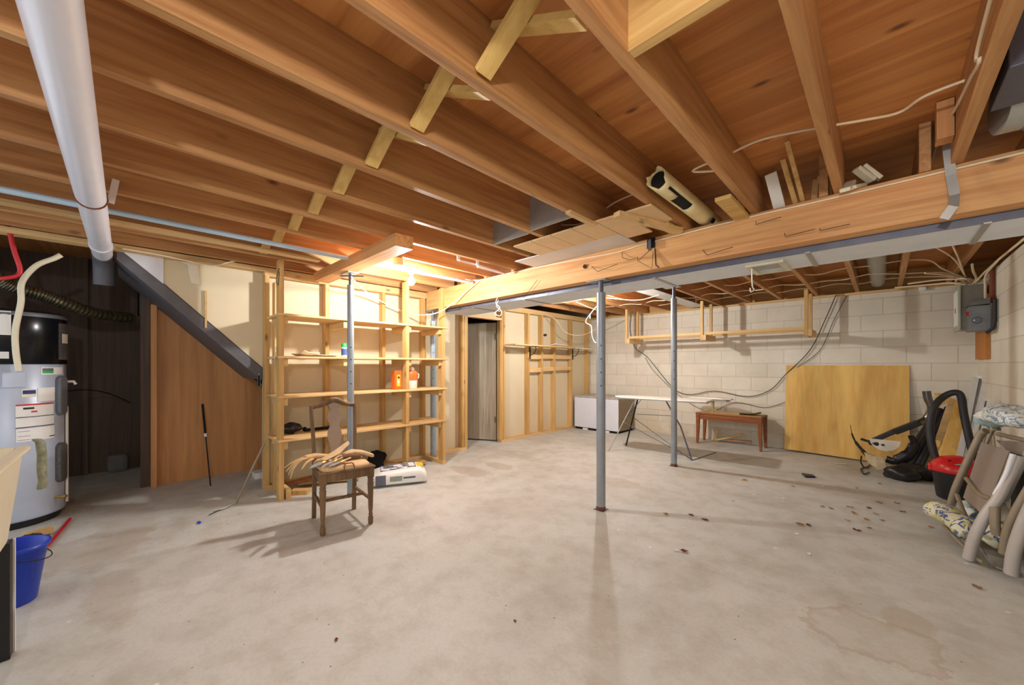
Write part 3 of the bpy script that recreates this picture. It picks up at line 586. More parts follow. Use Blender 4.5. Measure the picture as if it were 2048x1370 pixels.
for (x0, x1, y0, y1) in ((-.17, .15, -.09, -.085), (-.17, .15, .085, .09), (-.17, -.165, -.09, .09), (.145, .15, -.09, .09)):
    n = 8
    for k in range(n):
        xa, xb = x0 + (x1 - x0) * k / n, x0 + (x1 - x0) * (k + 1) / n
        if x1 - x0 < .01 and k: break
        if x1 - x0 < .01: xa, xb = x0, x1
        za = .004 + (.117 if xa < -.12 else .126 if xa < .05 else .1365); 
        prn.box(xa, xb, y0, y1, za - .006, za + .002)
prn.build('printed_frame', ink, cb, local=True)
tx = B()
for (x, y, l) in ((-.1, .03, .1), (-.08, -.01, .13), (.05, .03, .07), (.06, -.03, .06), (.0, -.05, .05)):
    z = .004 + (.117 if x < -.12 else .126 if x < .05 else .1365); tx.box(x - l / 2, x + l / 2, y - .008, y + .008, z - .004, z + .001)
tx.build('printed_lines', ink, cb, local=True)
B().lathe((-.17, -.156, .06), [(.001, 0), (.028, .0005), (.028, .002), (.001, .003)], 20, axis='y').build('round_emblem', yellow, cb, local=True)
B().box(-.215, -.125, -.1565, -.154, .02, .1).build('dark_panel', ink, cb, local=True)
B().box(-.09, .02, -.157, -.154, .045, .085).build('side_print', plain('grey_green_print', (150, 160, 150), .7), cb, local=True); B().box(.03, .14, -.157, -.154, .06, .075).build('side_print', ink, cb, local=True)
B().box(.165, .225, -.06, .06, .125, .134).build('yellow_corner', yellow, cb, local=True)
B().box(-.2485, -.243, -.08, .06, .02, .06).build('yellow_end_print', yellow, cb, local=True)
tag(B().slab([AX(360, 522, -4.29), AX(396, 526, -4.29), AX(398, 548, -4.29), AX(402, 570, -4.29), AX(383, 566, -4.29), AX(377, 545, -4.29), AX(376, 530, -4.29)], (-.012, 0, 0)).build('curled_paper', paper, bevel=.002), 'curled strip of torn paper on the cream wall above the stairs', 'paper')
# ------------------------------------------------------------------ things on and around the shelves
def lie(name, x, y, z, sx, sy, m, label, cat, rz=0, th=.004, curl=.01):
    c, s_ = math.cos(rz), math.sin(rz); vs_ = []; n = 5
    for i in range(n):
        for j in range(n):
            u, v = i / (n - 1) - .5, j / (n - 1) - .5; vs_.append((x + c * u * sx - s_ * v * sy, y + s_ * u * sx + c * v * sy, z + curl * (4 * u * u * (u > 0) + 3 * v * v * (v < 0))))
    k = len(vs_); vs2 = [(a, b, q + th) for a, b, q in vs_]
    fs = [(i * n + j, (i + 1) * n + j, (i + 1) * n + j + 1, i * n + j + 1) for i in range(n - 1) for j in range(n - 1)]
    ed = [i for i in range(n)] + [i * n + n - 1 for i in range(1, n)] + [(n - 1) * n + j for j in range(n - 2, -1, -1)] + [i * n for i in range(n - 2, 0, -1)]
    fs2 = [tuple(q + k for q in f) for f in fs] + [(ed[i], ed[(i + 1) % len(ed)], ed[(i + 1) % len(ed)] + k, ed[i] + k) for i in range(len(ed))]
    return tag(B().add(vs_ + vs2, fs + fs2).build(name, m), label, cat)
lie('paper', -3.93, 1.2, 1.282, .2, .16, paper, 'curled white paper on the third shelf board up, left bay', 'paper', .3, curl=.03)
lie('paper', -3.95, 1.37, 1.282, .2, .2, paper, 'flat white paper lying left of the green capped can', 'paper', -.1, curl=.012)
cn = thing('spray_can', 'small white and blue can with green cap on the upper middle shelf', 'can', (-3.93, 1.56, 1.281))
B().lathe((-3.93, 1.56, 1.281), [(.026, 0), (.027, .004), (.027, .1)], 20).build('can_body', white, cn); B().lathe((-3.93, 1.56, 1.281), [(.0272, .02), (.0272, .085)], 20, cap=False).build('blue_label', plain('blue_label', (70, 96, 160), .5), cn)
B().lathe((-3.93, 1.56, 1.281), [(.0275, .101), (.0275, .135), (.02, .14)], 20).build('cap', green, cn)
bx = thing('orange_box', 'tall orange cardboard carton on the shelf beside the jug', 'box', (-3.93, 2.17, .926))
B().box(-3.97, -3.89, 2.10, 2.185, .926, 1.135).build('carton', orange, bx, bevel=.002); B().box(-3.8899, -3.888, 2.125, 2.165, .96, 1.09).build('yellow_panel', yellow, bx); B().box(-3.8879, -3.887, 2.13, 2.155, 1.0, 1.025).build('white_spot', white, bx)
B().lathe((-3.888, 2.147, 1.06), [(.002, 0), (.013, .0012)], 14, axis='x').build('dark_emblem', inkdk, bx)
jg = thing('plastic_jug', 'white and orange drink jug with a white cap on the shelf', 'jug', (-3.93, 2.33, .926))
B().lathe((-3.93, 2.33, .926), [(.062, 0), (.066, .004), (.07, .1)], 28).build('jug_base', white, jg); B().lathe((-3.93, 2.33, .926), [(.074, .1), (.074, .16), (.07, .19), (.05, .21), (.035, .215)], 28).build('orange_top', orange, jg)
B().lathe((-3.93, 2.33, .926), [(.036, .216), (.036, .235), (.02, .25)], 20).build('cap', white, jg); B().tube(smooth_path([(-3.93, 2.405, 1.1), (-3.93, 2.43, 1.09), (-3.93, 2.425, 1.05), (-3.93, 2.405, 1.04)]), .006, 8).build('handle', white, jg)
tag(B().blob((-4.09, 1.12, .59), .07, .08, .05, 5, .25).build('black_bundle', darkbag), 'crumpled black bundle on the low shelf at the left end', 'bundle')
tag(B().beam((-4.12, 1.25, .55), (-4.1, 1.55, .55), .02, .03).blob((-4.12, 1.25, .56), .02, .02, .022, 3).build('black_rod', soot), 'short black rod lying along the back of the low shelf', 'rod')
tag(B().blob((-4.12, 1.99, .115), .035, .11, .11, 11, .2).build('black_sack', soot), 'matt black sack slumped against the wall under the low shelf', 'sack')
for k, (p, q, wd, th, l) in enumerate([((-4.1, 1.05, .05), (-3.95, 1.5, .13), .09, .02, 'board propped under the low shelf, left end'), ((-4.15, 1.2, .03), (-3.9, 1.7, .035), .1, .03, 'flat offcut on the floor under the shelves, behind the chair'),
        ((-4.15, 1.75, .02), (-3.85, 2.0, .02), .08, .03, 'offcut on the floor under the shelves, just behind the sack of mortar'), ((-4.15, 2.1, .03), (-3.9, 2.5, .05), .09, .02, 'offcut leaning low under the right bay of the shelves'), ((-4.18, 2.3, .015), (-3.92, 2.35, .015), .1, .025, 'short dark offcut on the floor in the right bay'), ((-3.93, 1.08, .02), (-3.83, 1.2, .02), .09, .04, 'small pale block beside the left front upright')]):
    tag(B().beam(p, q, wd, th).build('wood_offcut', STUD if k % 2 else BENCHW, bevel=.002), l, 'wood', 'wood offcuts under the shelves')
tag(B().tube([(-3.84, .93, 1.36), (-3.845, .935, 1.32), (-3.86, .92, 1.27), (-3.9, .90, 1.25), (-3.87, .925, 1.23), (-3.85, .93, 1.3)], .004, 5).build('wire_tangle', cable), 'small tangle of pale wire hooked on the left upright', 'wire')
tag(B().tube(smooth_path([(-3.79, .945, 2.05), (-3.785, .93, 2.0), (-3.785, .92, 1.93), (-3.785, .935, 1.9), (-3.788, .94, 1.95), (-3.79, .945, 2.02)]), .003, 5).build('wire_hook', blackm), 'thin black wire loop hanging at the top of the left upright', 'hook')
# rods left of the shelves
rd = thing('metal_rod', 'thin dark rod standing on end before the brown plywood', 'rod', AZ(421, 972)); p0 = AZ(421, 972); p1 = AX(405, 808, p0.x - .1)
B().tube([p0, p0.lerp(p1, .62)], .006, 8).build('shaft', blackm, rd); B().tube([p0.lerp(p1, .62), p1], .010, 8).build('dark_grip', soot, rd); B().tube([p0.lerp(p1, .6), p0.lerp(p1, .64)], .011, 8).build('white_collar', white, rd)
fk = thing('long_tool', 'long thin metal tool leaning on the left end of the shelves', 'tool', AZ(470, 1008)); a = AZ(472, 1005, .01); b = AX(533, 878, -3.98)
B().tube([a, a.lerp(b, .3), a.lerp(b, .5), b], [.011, .006, .011, .008], 8).build('shaft', tube_taupe, fk); B().tube([a, AZ(447, 1017, .012), AZ(426, 1022, .01)], [.006, .008, .006], 8).build('prong', tube_grey, fk); B().tube([a, AZ(418, 1030, .008)], .003, 6).build('prong', blackm, fk)
# ------------------------------------------------------------------ wires near the lamp and beam
def wire(pts, r, m, label, cat='cable', name='cable', k=8): return tag(B().tube(smooth_path(pts, k), r, 7).build(name, m), label, cat)
wire([(-3.46, 1.44, 1.99), AY(735, 585, 1.85), AY(780, 612, 2.2), AY(825, 628, 2.45), AY(860, 629, 2.5), AY(890, 618, 2.6), AY(925, 590, 2.68), AY(960, 560, 2.695)], .006, whitec, 'white cable drooping from the post by the shelves up to the main beam')
wire([AY(842, 527, 2.5), AY(880, 537, 2.6), AY(905, 550, 2.66), AY(925, 558, 2.69), AY(960, 560, 2.7), AY(1014, 548, 2.702), AY(1119, 526, 2.702), AY(1228, 506, 2.702), AY(1300, 485, 2.702), AY(1500, 434, 2.702), AY(1640, 402, 2.702), AY(1850, 352, 2.702), AY(2060, 302, 2.702)], .006, cable, 'cream cable stapled along the top edge of the main beam')
wire([(-.565 - .02, 2.2, 2.22), AZ(1385, 342, 2.26), AZ(1450, 312, 2.28), AZ(1520, 280, 2.3), AZ(1600, 262, 2.3), AZ(1640, 255, 2.3), AZ(1740, 238, 2.3), AZ(1800, 224, 2.31), AZ(1850, 192, 2.3), AZ(1945, 155, 2.3)], .006, cable, 'pale cable strung through the joists above the right end of the beam')
wire([(.215, .4, 2.26), AX(1965, 60, .222), AX(1960, 120, .222), AX(1942, 155, .222), AX(1915, 210, .22), AX(1880, 270, .2), AX(1862, 325, .19)], .006, cable, 'pale cable running down along the right overhead joist')
wire([AZ(1060, 445, 2.3), AZ(1160, 448, 2.26), AZ(1230, 405, 2.28), AZ(1290, 380, 2.28)], .005, cable, 'pale cable looping above the tan boards')
wire([AZ(540, 470, 2.3), AZ(480, 440, 2.3), AZ(400, 385, 2.3), AZ(340, 327, 2.3), AZ(210, 322, 2.25)], .005, dkcable, 'dark thin cable along a joist face left of the drain pipe')
wire([AX(245, 497, -4.2), AX(320, 510, -4.2), AX(420, 530, -4.2), AX(455, 525, -4.19), AX(500, 515, -4.19)], .007, cable, 'pale cable lying along the top plate above the stairs')
# switch-like white boxes by the joist end
for k, (px, py, l) in enumerate(((917, 512, 'white plastic pipe clip hanging from a joist, left one of two'), (955, 522, 'white plastic pipe clip hanging from a joist, right one of two'))):
    p = AZ(px, py, 2.12); tag(B().tube([p, p + Vector((0, 0, -.035))], .014, 12).build('pipe_clip', white), l, 'clip')
tag(B().tube([AZ(915, 520, 2.1), AZ(955, 530, 2.1), AZ(1010, 548, 2.1)], .008, 10).build('white_pipe', white), 'thin white plastic pipe below the joist near the beam', 'pipe')
tag(B().tube([AZ(955, 533, 2.11), AZ(1000, 545, 2.11)], .01, 10).build('white_pipe', alum), 'second short white pipe stub next to the beam', 'pipe')
p = AZ(797, 520, 2.12); tag(B().lathe((p.x, p.y, 2.07), [(.04, 0), (.045, .01), (.045, .06)], 24).build('junction_box', plain('cream_box', (232, 220, 170), .5)), 'round cream ceiling box next to the glowing bulb', 'box')
# hooks and marks on the beam face
yh = YF - .003
def hook(pts, l, r=.0022): tag(B().tube([AY(px, py, yh - d) for px, py, d in pts], r, 5).build('wire_hook', plain('rusty_wire', (84, 62, 48), .6, .3)), l, 'hook', 'hooks on the main beam')
hook([(1183, 533, 0), (1196, 543, .05), (1235, 528, .06)], 'bent nail hook on the beam right above the middle post'); hook([(1244, 503, 0), (1245, 515, .02), (1258, 520, .05), (1272, 516, .05)], 'wire hook on the beam left of the triangular wire loop')
hook([(1300, 500, 0), (1278, 520, .05), (1274, 514, .06), (1276, 522, .06), (1304, 537, .05), (1306, 505, .01)], 'triangular wire loop hanging from the black beam bracket'); hook([(1310, 497, .0), (1312, 530, .02), (1318, 535, .02)], 'dark rod hanging straight down from the black beam bracket', .005)
hook([(1406, 500, 0), (1414, 510, .04), (1466, 494, .06)], 'bent wire peg on the beam right of the black bracket'); hook([(1512, 443, 0), (1512, 449, .03), (1562, 434, .05)], 'bent wire peg high on the beam under the torn tube')
hook([(1640, 487 - 30, 0), (1641, 461, .03), (1700, 448, .05)], 'bent wire peg on the beam under the pine sticks'); hook([(1030, 590, 0), (1048, 595, .02), (1075, 560, .02)], 'pair of bent pegs at the pale left part of the beam')
hook([(1569, 467, 0), (1571, 473, .03), (1630, 458, .05)], 'bent wire peg low on the middle of the beam')
bk2 = thing('beam_bracket', 'black metal clamp over the top edge of the beam holding wires', 'bracket', AY(1304, 487, yh))
pa, pb = AY(1296, 480, yh), AY(1311, 494, yh); B().box(pa.x, pb.x, yh - .02, yh, pb.z - .005, ZJ - .005).build('plate', blackm, bk2, bevel=.003); B().box(pa.x + .015, pb.x - .02, yh - .035, yh - .02, pb.z - .02, pa.z - .01).build('catch', galv_dk, bk2)
tag(B().tube(smooth_path([AY(995, 595, YF), AY(992, 606, 2.68), AY(1000, 616, 2.68), AY(990, 626, 2.68), AY(1000, 632, 2.68), AY(1003, 622, 2.68), AY(993, 612, 2.68), AY(997, 600, 2.69)]), .004, 6).build('string_loop', whitec), 'figure-eight loop of white string hanging under the beam', 'string')
tag(B().tube([AY(1170, 533, yh), AY(1170, 533, yh - .012)], .018, 14).build('knot_hole_plug', wood('knot', (96, 56, 40), (70, 40, 30), 'z')), 'round dark plug in the beam left of the middle post', 'plug')
# steel strap over the beam
sp_ = [AY(1893, 262, 2.69), AY(1896, 300, 2.69), AY(1902, 350, 2.69), AY(1909, 390, 2.685), AY(1907, 412, 2.67), AY(1888, 438, 2.67)]
sb_ = B()
for a_, b_ in zip(sp_[:-1], sp_[1:]): sb_.beam(a_, b_, .034, .003, (0, 1, 0))
tag(sb_.build('steel_strap', galv), 'bent galvanised strap hanging over the face of the beam at the right', 'strap')
tag(B().box(.17, .222, 2.52, 2.6, 2.2, 2.365).build('dark_block', PANELB), 'dark wood block beside the right overhead joist above the strap', 'wood block')
# tan boards and metal pans under the joists
for i in range(6):
    xa = -2.06 + i * .185
    if i == 4: continue
    tag(B().box(xa, xa + .180, 2.12, 2.43, ZJ - .014, ZJ - .003).build('fibre_tile', fibre), 'tan board tile under the joists, %s from the left of its row' % ords[i], 'board', 'tan tiles under the joists')
tag(B().box(-1.32, -1.14, 2.12, 2.55, ZJ - .014, ZJ - .003).build('fibre_tile', fibre), 'long tan board tile reaching almost to the beam', 'board')
tag(B().box(-2.35, -1.33, 2.435, 2.705, ZJ - .012, ZJ - .003).build('metal_pan', sheet, bevel=.002), 'pale sheet-metal pan under the joists against the beam', 'sheet metal')
tag(B().box(-2.16, -1.80, 2.0, 2.01, ZJ - .002, ZS - .002).build('duct_end', galv), 'grey sheet-metal closure in the joist bay nearer the shelves', 'sheet metal')
tag(B().box(-1.756, -1.395, 1.97, 1.98, ZJ - .002, ZS - .002).build('duct_end', galv), 'grey sheet-metal closure in the joist bay nearer the tan boards', 'sheet metal')
tag(B().beam((-1.14, 2.06, ZJ - .03), (-.98, 2.62, ZJ - .03), .05, .03).build('pine_strip', PINEY), 'loose pine batten slung under the tan boards', 'wood')
tag(B().beam((-1.345, 1.85, ZJ - .02), (-1.345, 2.15, ZJ - .02), .035, .02).build('pine_strip', PINEY), 'short pine strip nailed beside a joist before the tan boards', 'wood')
# torn tube
tp0, tp1 = Vector((-.87, 2.0, 2.205)), Vector((-.86, 2.95, 2.205))
tt = thing('torn_tube', 'torn cream tube lying over the beam between two joists', 'tube', (-.86, 2.4, 2.14))
pl = B(); n = 20; rows = 14; vs_ = []; fs = []
rnd = random.Random(4)
for i in range(rows + 1):
    p = tp0.lerp(tp1, i / rows)
    for k in range(n):
        t = 2 * math.pi * k / n; jag = (rnd.uniform(-.03, .03) if i == 0 else 0); vs_.append((p.x + .055 * math.cos(t), p.y + jag, p.z + .055 * math.sin(t)))
for i in range(rows):
    for k in range(n):
        if (i in (3, 4, 5) and k in (14, 15, 16, 17)) or (i in (1, 2) and k == 17) or (i == 11 and k in (17, 18)): continue
        fs.append((i * n + k, i * n + (k + 1) % n, (i + 1) * n + (k + 1) % n, (i + 1) * n + k))
to = pl.add(vs_, fs, True).build('tube_shell', foam, tt); md = to.modifiers.new('wall', 'SOLIDIFY'); md.thickness = .006; md.offset = -1
B().tube([tp0 + Vector((0, .03, 0)), tp1], .046, 16).build('dark_core', soot, tt)
# odds on top of the beam
zt = ZJ
def stick(x, y, z, wd, dp, hgt, m, l, tilt=(0, 0), name='pine_stick'): tag(B().beam((x, y, z), (x + tilt[0], y + tilt[1], z + hgt), wd, dp, (0, 1, 0)).build(name, m, bevel=.002), l, 'wood')
stick(-.445, 2.79, zt, .06, .03, .2, porcelain, 'white painted block standing on top of the beam', (-.03, -.12), 'white_block')
stick(-.365, 2.78, zt, .025, .02, .2, STUD, 'shorter pine stick leaning on top of the beam', (-.03, -.25)); stick(-.33, 2.78, zt, .022, .018, .21, STUD, 'longer pine stick leaning on top of the beam', (-.02, -.42))
stick(-.285, 2.79, zt, .03, .02, .13, JOISTX, 'stubby wood piece on the beam beside the pine sticks', (.01, -.02)); stick(-.222, 2.79, zt, .05, .03, .14, STUD, 'pine block against the joist on top of the beam', (-.02, -.03))
tag(B().box(-.67, -.59, 2.3, 2.8, ZJ - .025, ZJ - .004).build('pine_block', BRIDGE), 'flat pine piece under the joist right of the torn tube', 'wood'); tag(B().box(-1.06, -.99, 2.45, 2.7, ZJ - .025, ZJ - .004).build('pine_block', BRIDGE), 'flat pine piece under the joist left of the torn tube', 'wood')
for k, (px, py, qx, qy, l) in enumerate(((1690, 380, 1702, 365, 'left cream plastic bracket lying on the beam'), (1702, 376, 1724, 372, 'low cream plastic bracket next to it on the beam'), (1712, 337, 1745, 362, 'upper cream plastic bracket, longest on the beam'), (1728, 332, 1762, 358, 'rear cream plastic bracket on the beam'))):
    a_, b_ = AY(px, py, 2.62 + .05 * k), AY(qx, qy, 2.78); tag(B().beam(a_, b_, .045, .02).build('plastic_bracket', tubp, bevel=.004), l, 'bracket', 'cream plastic brackets on the beam')
# duct elbow in the upper right corner
de = thing('round_duct', 'round galvanised duct elbow above the beam at the upper right', 'duct', (.55, 2.45, 2.2))
B().tube(smooth_path([(.33, 2.42, 2.24), (.45, 2.44, 2.24), (.6, 2.5, 2.24), (.72, 2.62, 2.24)]), .12, 24).build('elbow', galv, de); B().lathe((.40, 2.43, 2.24), [(.122, -.012), (.128, 0), (.122, .012)], 24, axis='x', cap=False).build('seam', galv_dk, de)
B().box(.29, .74, 2.0, 2.3, 2.16, 2.36).build('box_trunk', galv_dk, de, bevel=.004)
# ------------------------------------------------------------------ far bay: round duct, pans, cables
tag(B().tube([(-.045, 3.26, 2.24), (-.045, 6.5, 2.24)], .075, 24).build('round_duct', galv), 'round galvanised duct between joists beyond the main beam', 'duct')
tag(B().box(-2.215, -2.0, 3.8, 6.4, ZJ - .01, ZJ - .003).build('metal_pan', sheet), 'narrow sheet-metal pan under the far joists', 'sheet metal')
def strung(pts, l): tag(B().tube(smooth_path(pts, 6), .006, 6).build('cable', cable), l, 'cable', 'cables strung across the far joists')
for k, (y, z, x0) in enumerate(((3.5, 2.18, -2.6), (4.0, 2.16, -2.3), (5.2, 2.2, -1.9), (5.6, 2.17, -3.3), (6.1, 2.19, -2.8))):
    pts = []; x = x0; j = 0
    while x < .3: pts.append((x, y + .05 * math.sin(j * 1.7 + k), z - .02 * (j % 2))); x += .2; j += 1
    strung(pts + [(.42, (y + 6) / 2, 2.14), (.62, 6.1, 2.10), (.69, 6.08, 2.05)], 'pale cable across the far joists, %s back from the main beam' % ords[k])
for k, (a_, b_) in enumerate((((-2.9, 4.3, 2.12), (-1.9, 3.6, 2.12)), ((-2.7, 4.6, 2.12), (-2.1, 4.9, 2.12)), ((-3.2, 4.6, 2.12), (-3.3, 5.6, 2.1)), ((-3.9, 4.0, 2.12), (-2.75, 4.4, 2.12)))):
    a_ = Vector(a_); b_ = Vector(b_); m_ = (a_ + b_) / 2 + Vector((.05, .05, -.05)); wire([a_, m_, b_], .006, cable, 'white cable near the far bulb, running %s' % ['right toward the duct', 'toward the middle joists', 'back toward the block wall', 'left toward the door'][k])
wire([(-2.62, 4.42, 2.1), AY(1172, 640, 4.5), AY(1182, 652, 4.5), AY(1184, 672, 4.5), AY(1190, 685, 4.5), AY(1196, 678, 4.5), AY(1194, 640, 4.5)], .0045, whitec, 'white cord dangling in a loop beside the far bulb')
wire([(-4.2, 5.1, 2.08), AY(1112, 640, 5.2), AY(1132, 665, 5.4), AY(1165, 670, 5.7), AY(1200, 655, 6.0), AY(1250, 640, 6.58)], .005, cable, 'thin cable sagging across the corner of the far room')
wire([AY(1262, 622, 6.52), AY(1260, 660, 6.55), AY(1270, 695, 6.57), AY(1295, 715, 6.57), AY(1340, 770, 6.57), AY(1360, 785, 6.57), AY(1385, 789, 6.57), AY(1430, 782, 6.57), AY(1495, 793, 6.57), AY(1540, 780, 6.57), AY(1572, 748, 6.57), AY(1620, 700, 6.57), AY(1650, 640, 6.57), AY(1672, 590, 6.57)], .006, dkcable, 'dark cable looping low along the painted block wall')
wire([AY(1290, 715, 6.58), AY(1310, 745, 6.58), AY(1370, 800, 6.58), AY(1420, 822, 6.58), AY(1470, 805, 6.58), AY(1530, 815, 6.58), AY(1575, 803, 6.58)], .004, dkcable, 'thinner cable drooping behind the bench on the block wall')
wire([AY(1595, 735, 6.58), AY(1640, 700, 6.58), AY(1668, 640, 6.58), AY(1695, 588, 6.58)], .004, dkcable, 'thin dark cable rising above the plywood sheet')
tag(B().tube(smooth_path([(-.635, AX(1504, 562, -.635).y, 2.137), AX(1504, 562, -.635), AX(1508, 578, -.635), AX(1502, 584, -.635), AX(1500, 576, -.635)]), .004, 6).build('wire_hook', whitec), 'pale wire hook hanging from a far joist', 'hook')
# hanging rack
rk = thing('hanging_rack', 'pine rack of rails hung from the far joists before the block wall', 'rack', (-1.9, 6.1, 2.13))
for x in (-3.08, -1.89, -.68):
    for y in (5.9, 6.3): B().box(x - .019, x + .019, y - .019, y + .019, 1.56, ZJ - .001).build('hanger', STUD, rk, bevel=.002)
    B().box(x + .02, x + .058, 5.88, 6.33, 1.56, 1.64).build('cross_piece', PINEY, rk, bevel=.002)
for (xa, xb) in ((-3.05, -1.90), (-1.85, -.68)):
    for y in (5.9, 6.26): B().box(xa, xb, y + .02, y + .06, 1.641, 1.68).build('rail', PINEX, rk, bevel=.002)
# wall shelf on brackets
ws = thing('wall_shelf', 'narrow pine wall shelf on black brackets beyond the door', 'shelf', (-4.1, 5.2, 1.5))
B().box(-4.215, -3.99, 4.14, 5.72, 1.505, 1.525).build('board', PINEY, ws, bevel=.002)
for y in (4.73, 5.95):
    br_ = B().box(-4.218, -4.21, y - .012, y + .012, 1.30, 1.503).box(-4.21, -4.03, y - .012, y + .012, 1.495, 1.503); br_.tube(smooth_path([(-4.205, y, 1.36), (-4.13, y, 1.39), (-4.08, y, 1.47), (-4.1, y, 1.495)]), .006, 6); br_.build('bracket', blackm, ws)
B().box(-4.215, -4.05, 5.74, 6.4, 1.503, 1.52).build('board', paper, ws)
lie('board_scrap', -4.08, 5.35, 1.527, .12, .45, white, 'white board scrap lying on the wall shelf', 'board', .1, .01, .02)
tag(B().tube([(-4.215, 5.1, 1.72), (-4.17, 5.1, 1.72)], .02, 12).build('black_knob', black), 'round black knob fixed between the studs above the wall shelf', 'knob')  # a round black knob, not a plug
# ------------------------------------------------------------------ freezer
fz = thing('chest_freezer', 'low white chest freezer in the far left corner', 'freezer', (-3.7, 6.25, 0))
fx0, fx1, fy0, fy1 = -4.19, -3.27, 5.97, 6.54
B().box(fx0, fx1 - .003, fy0, fy1, .04, .595).build('body', applw, fz, bevel=.006); B().box(fx1 - .0029, fx1, fy0 + .005, fy1, .045, .59).build('side_panel', appls, fz)
B().box(fx0 + .02, fx1 - .02, fy0 + .02, fy1 - .02, 0, .04).build('plinth', soot, fz); B().box(fx0 - .003, fx1 + .004, fy0 - .008, fy1, .597, .63).build('lid', applt, fz, bevel=.006)
for x in (-3.95, -3.5): B().box(x - .05, x + .05, fy0 - .006, fy0 + .018, .0, .03).build('foot', white, fz)
lie('white_card', -3.75, 6.2, .632, .2, .1, white, 'small white card on top of the freezer', 'card', 0, .008, 0)
# ------------------------------------------------------------------ ironing board
ib = thing('ironing_board', 'white full-size ironing board on folding steel legs near the post', 'ironing board', (-2.2, 5.0, 0))
zi = .735; A0 = Vector((-2.80, 5.0, zi)); A1 = Vector((-1.55, 5.12, zi)); ad = (A1 - A0).normalized(); an = Vector((-ad.y, ad.x, 0))
outl = []
for k in range(9): t = math.pi / 2 + math.pi * k / 8; outl.append(A0 + ad * .16 + ad * .14 * math.cos(t) + an * .15 * math.sin(t))
outl += [A0 + ad * .95 - an * .18, A1 - an * .17, A1 + an * .17, A0 + ad * .95 + an * .18]
B().slab(outl, (0, 0, .022)).build('board_cover', porcelain, ib, bevel=.008); B().slab([p - Vector((0, 0, .008)) for p in outl], (0, 0, .006)).build('board_tray', galv, ib)
fa, fb = AZ(1217, 902), AZ(1252, 891); fc, fd = AZ(1384, 921), AZ(1405, 905)
ta, tb_ = Vector((-2.0, 5.05, zi - .01)), Vector((-2.55, 5.05, zi - .01))
B().tube([fa, Vector((-2.48, 5.0, zi - .01))], .008).build('leg', galv, ib); B().tube([fb, Vector((-2.50, 5.12, zi - .01))], .011).build('leg', blackm, ib); B().tube([fc, Vector((-1.88, 5.05, .40)), Vector((-2.05, 5.0, zi - .01))], .010).build('leg', galv_dk, ib)
B().tube([fc, AZ(1432, 905)], .007).build('foot_bar', galv_dk, ib)
for (p, q) in ((fa.lerp(Vector((-2.48, 5.0, zi)), .55), fc.lerp(Vector((-1.9, 5.05, .4)), .05)), (fb.lerp(Vector((-2.5, 5.12, zi)), .6), fc), (fa.lerp(Vector((-2.48, 5.0, zi)), .65), fb.lerp(Vector((-2.5, 5.12, zi)), .65)), (Vector((-2.5, 5.1, .5)), Vector((-2.0, 5.1, .52))), (fa.lerp(Vector((-2.48, 5.0, zi)), .6), Vector((-2.45, 5.15, zi - .01)))):
    B().tube([p, q], .004, 6).build('brace', galv_dk, ib)
# ------------------------------------------------------------------ bench with sleeve board
bn = thing('bench', 'long low brown wooden bench with tapered legs against the block wall', 'bench', (-1.62, 6.32, 0))
bx0, bx1, by0, by1, bz = -2.06, -1.19, 6.13, 6.5, .475
B().box(bx0, bx1, by0, by1, bz - .018, bz).build('lid', BENCHW, bn, bevel=.004); B().box(bx0 + .02, bx1 - .02, by0 + .02, by1 - .02, bz + .0005, bz + .006).build('worn_top', plain('worn_tan_top', (190, 160, 104), .6, var=.15, scale=8), bn)
q = B(); q.box(bx0 + .02, bx1 - .02, by0 + .015, by0 + .035, bz - .1, bz - .019).box(bx0 + .02, bx1 - .02, by1 - .035, by1 - .015, bz - .1, bz - .019).box(bx0 + .02, bx0 + .04, by0 + .035, by1 - .035, bz - .1, bz - .019).box(bx1 - .04, bx1 - .02, by0 + .035, by1 - .035, bz - .1, bz - .019); q.build('apron', BENCHW, bn)
for (x, y) in ((bx0 + .03, by0 + .03), (bx1 - .03, by0 + .03), (bx0 + .03, by1 - .03), (bx1 - .03, by1 - .03)):
    s = 1 if x > -1.6 else -1
    B().loft([[(x + a * k + s * o, y + b * k, z) for a, b in ((-1, -1), (1, -1), (1, 1), (-1, 1))] for k, z, o in ((.014, 0, .012), (.02, .2, .004), (.026, bz - .02, 0))], smooth=False).build('leg', BENCHW, bn, bevel=.002)
lie('floor_tile', -1.36, 6.28, bz + .008, .26, .16, plain('brown_tile', (112, 88, 48), .5), 'dark brown square tile tilted on the right end of the bench', 'tile', .1, .01, .03)
sb = thing('sleeve_board', 'small white tabletop sleeve ironing board standing on the bench', 'ironing board', (-1.88, 6.3, bz))
B().slab([(-2.2, 6.24, .68), (-2.15, 6.2, .68), (-1.7, 6.19, .68), (-1.6, 6.24, .68), (-1.58, 6.3, .68), (-1.7, 6.36, .68), (-2.15, 6.36, .68), (-2.2, 6.32, .68)], (0, 0, .022)).build('board_cover', porcelain, sb, bevel=.006)
B().slab([(-1.95, 6.22, .655), (-1.66, 6.22, .655), (-1.62, 6.29, .655), (-1.95, 6.34, .655)], (0, 0, .022)).build('tray', galv, sb, bevel=.003)
B().tube([(-1.86, 6.29, .66), (-1.86, 6.29, .52)], .02, 10).build('stem', plain('tan_stand', (176, 156, 96), .5), sb)
B().tube([(-1.86, 6.29, .53), (-2.0, 6.25, bz + .008)], .01).tube([(-1.86, 6.29, .53), (-1.78, 6.25, bz + .008)], .01).tube([(-1.86, 6.29, .53), (-1.86, 6.4, bz + .008)], .01).build('base', MATS['tan_stand'], sb)
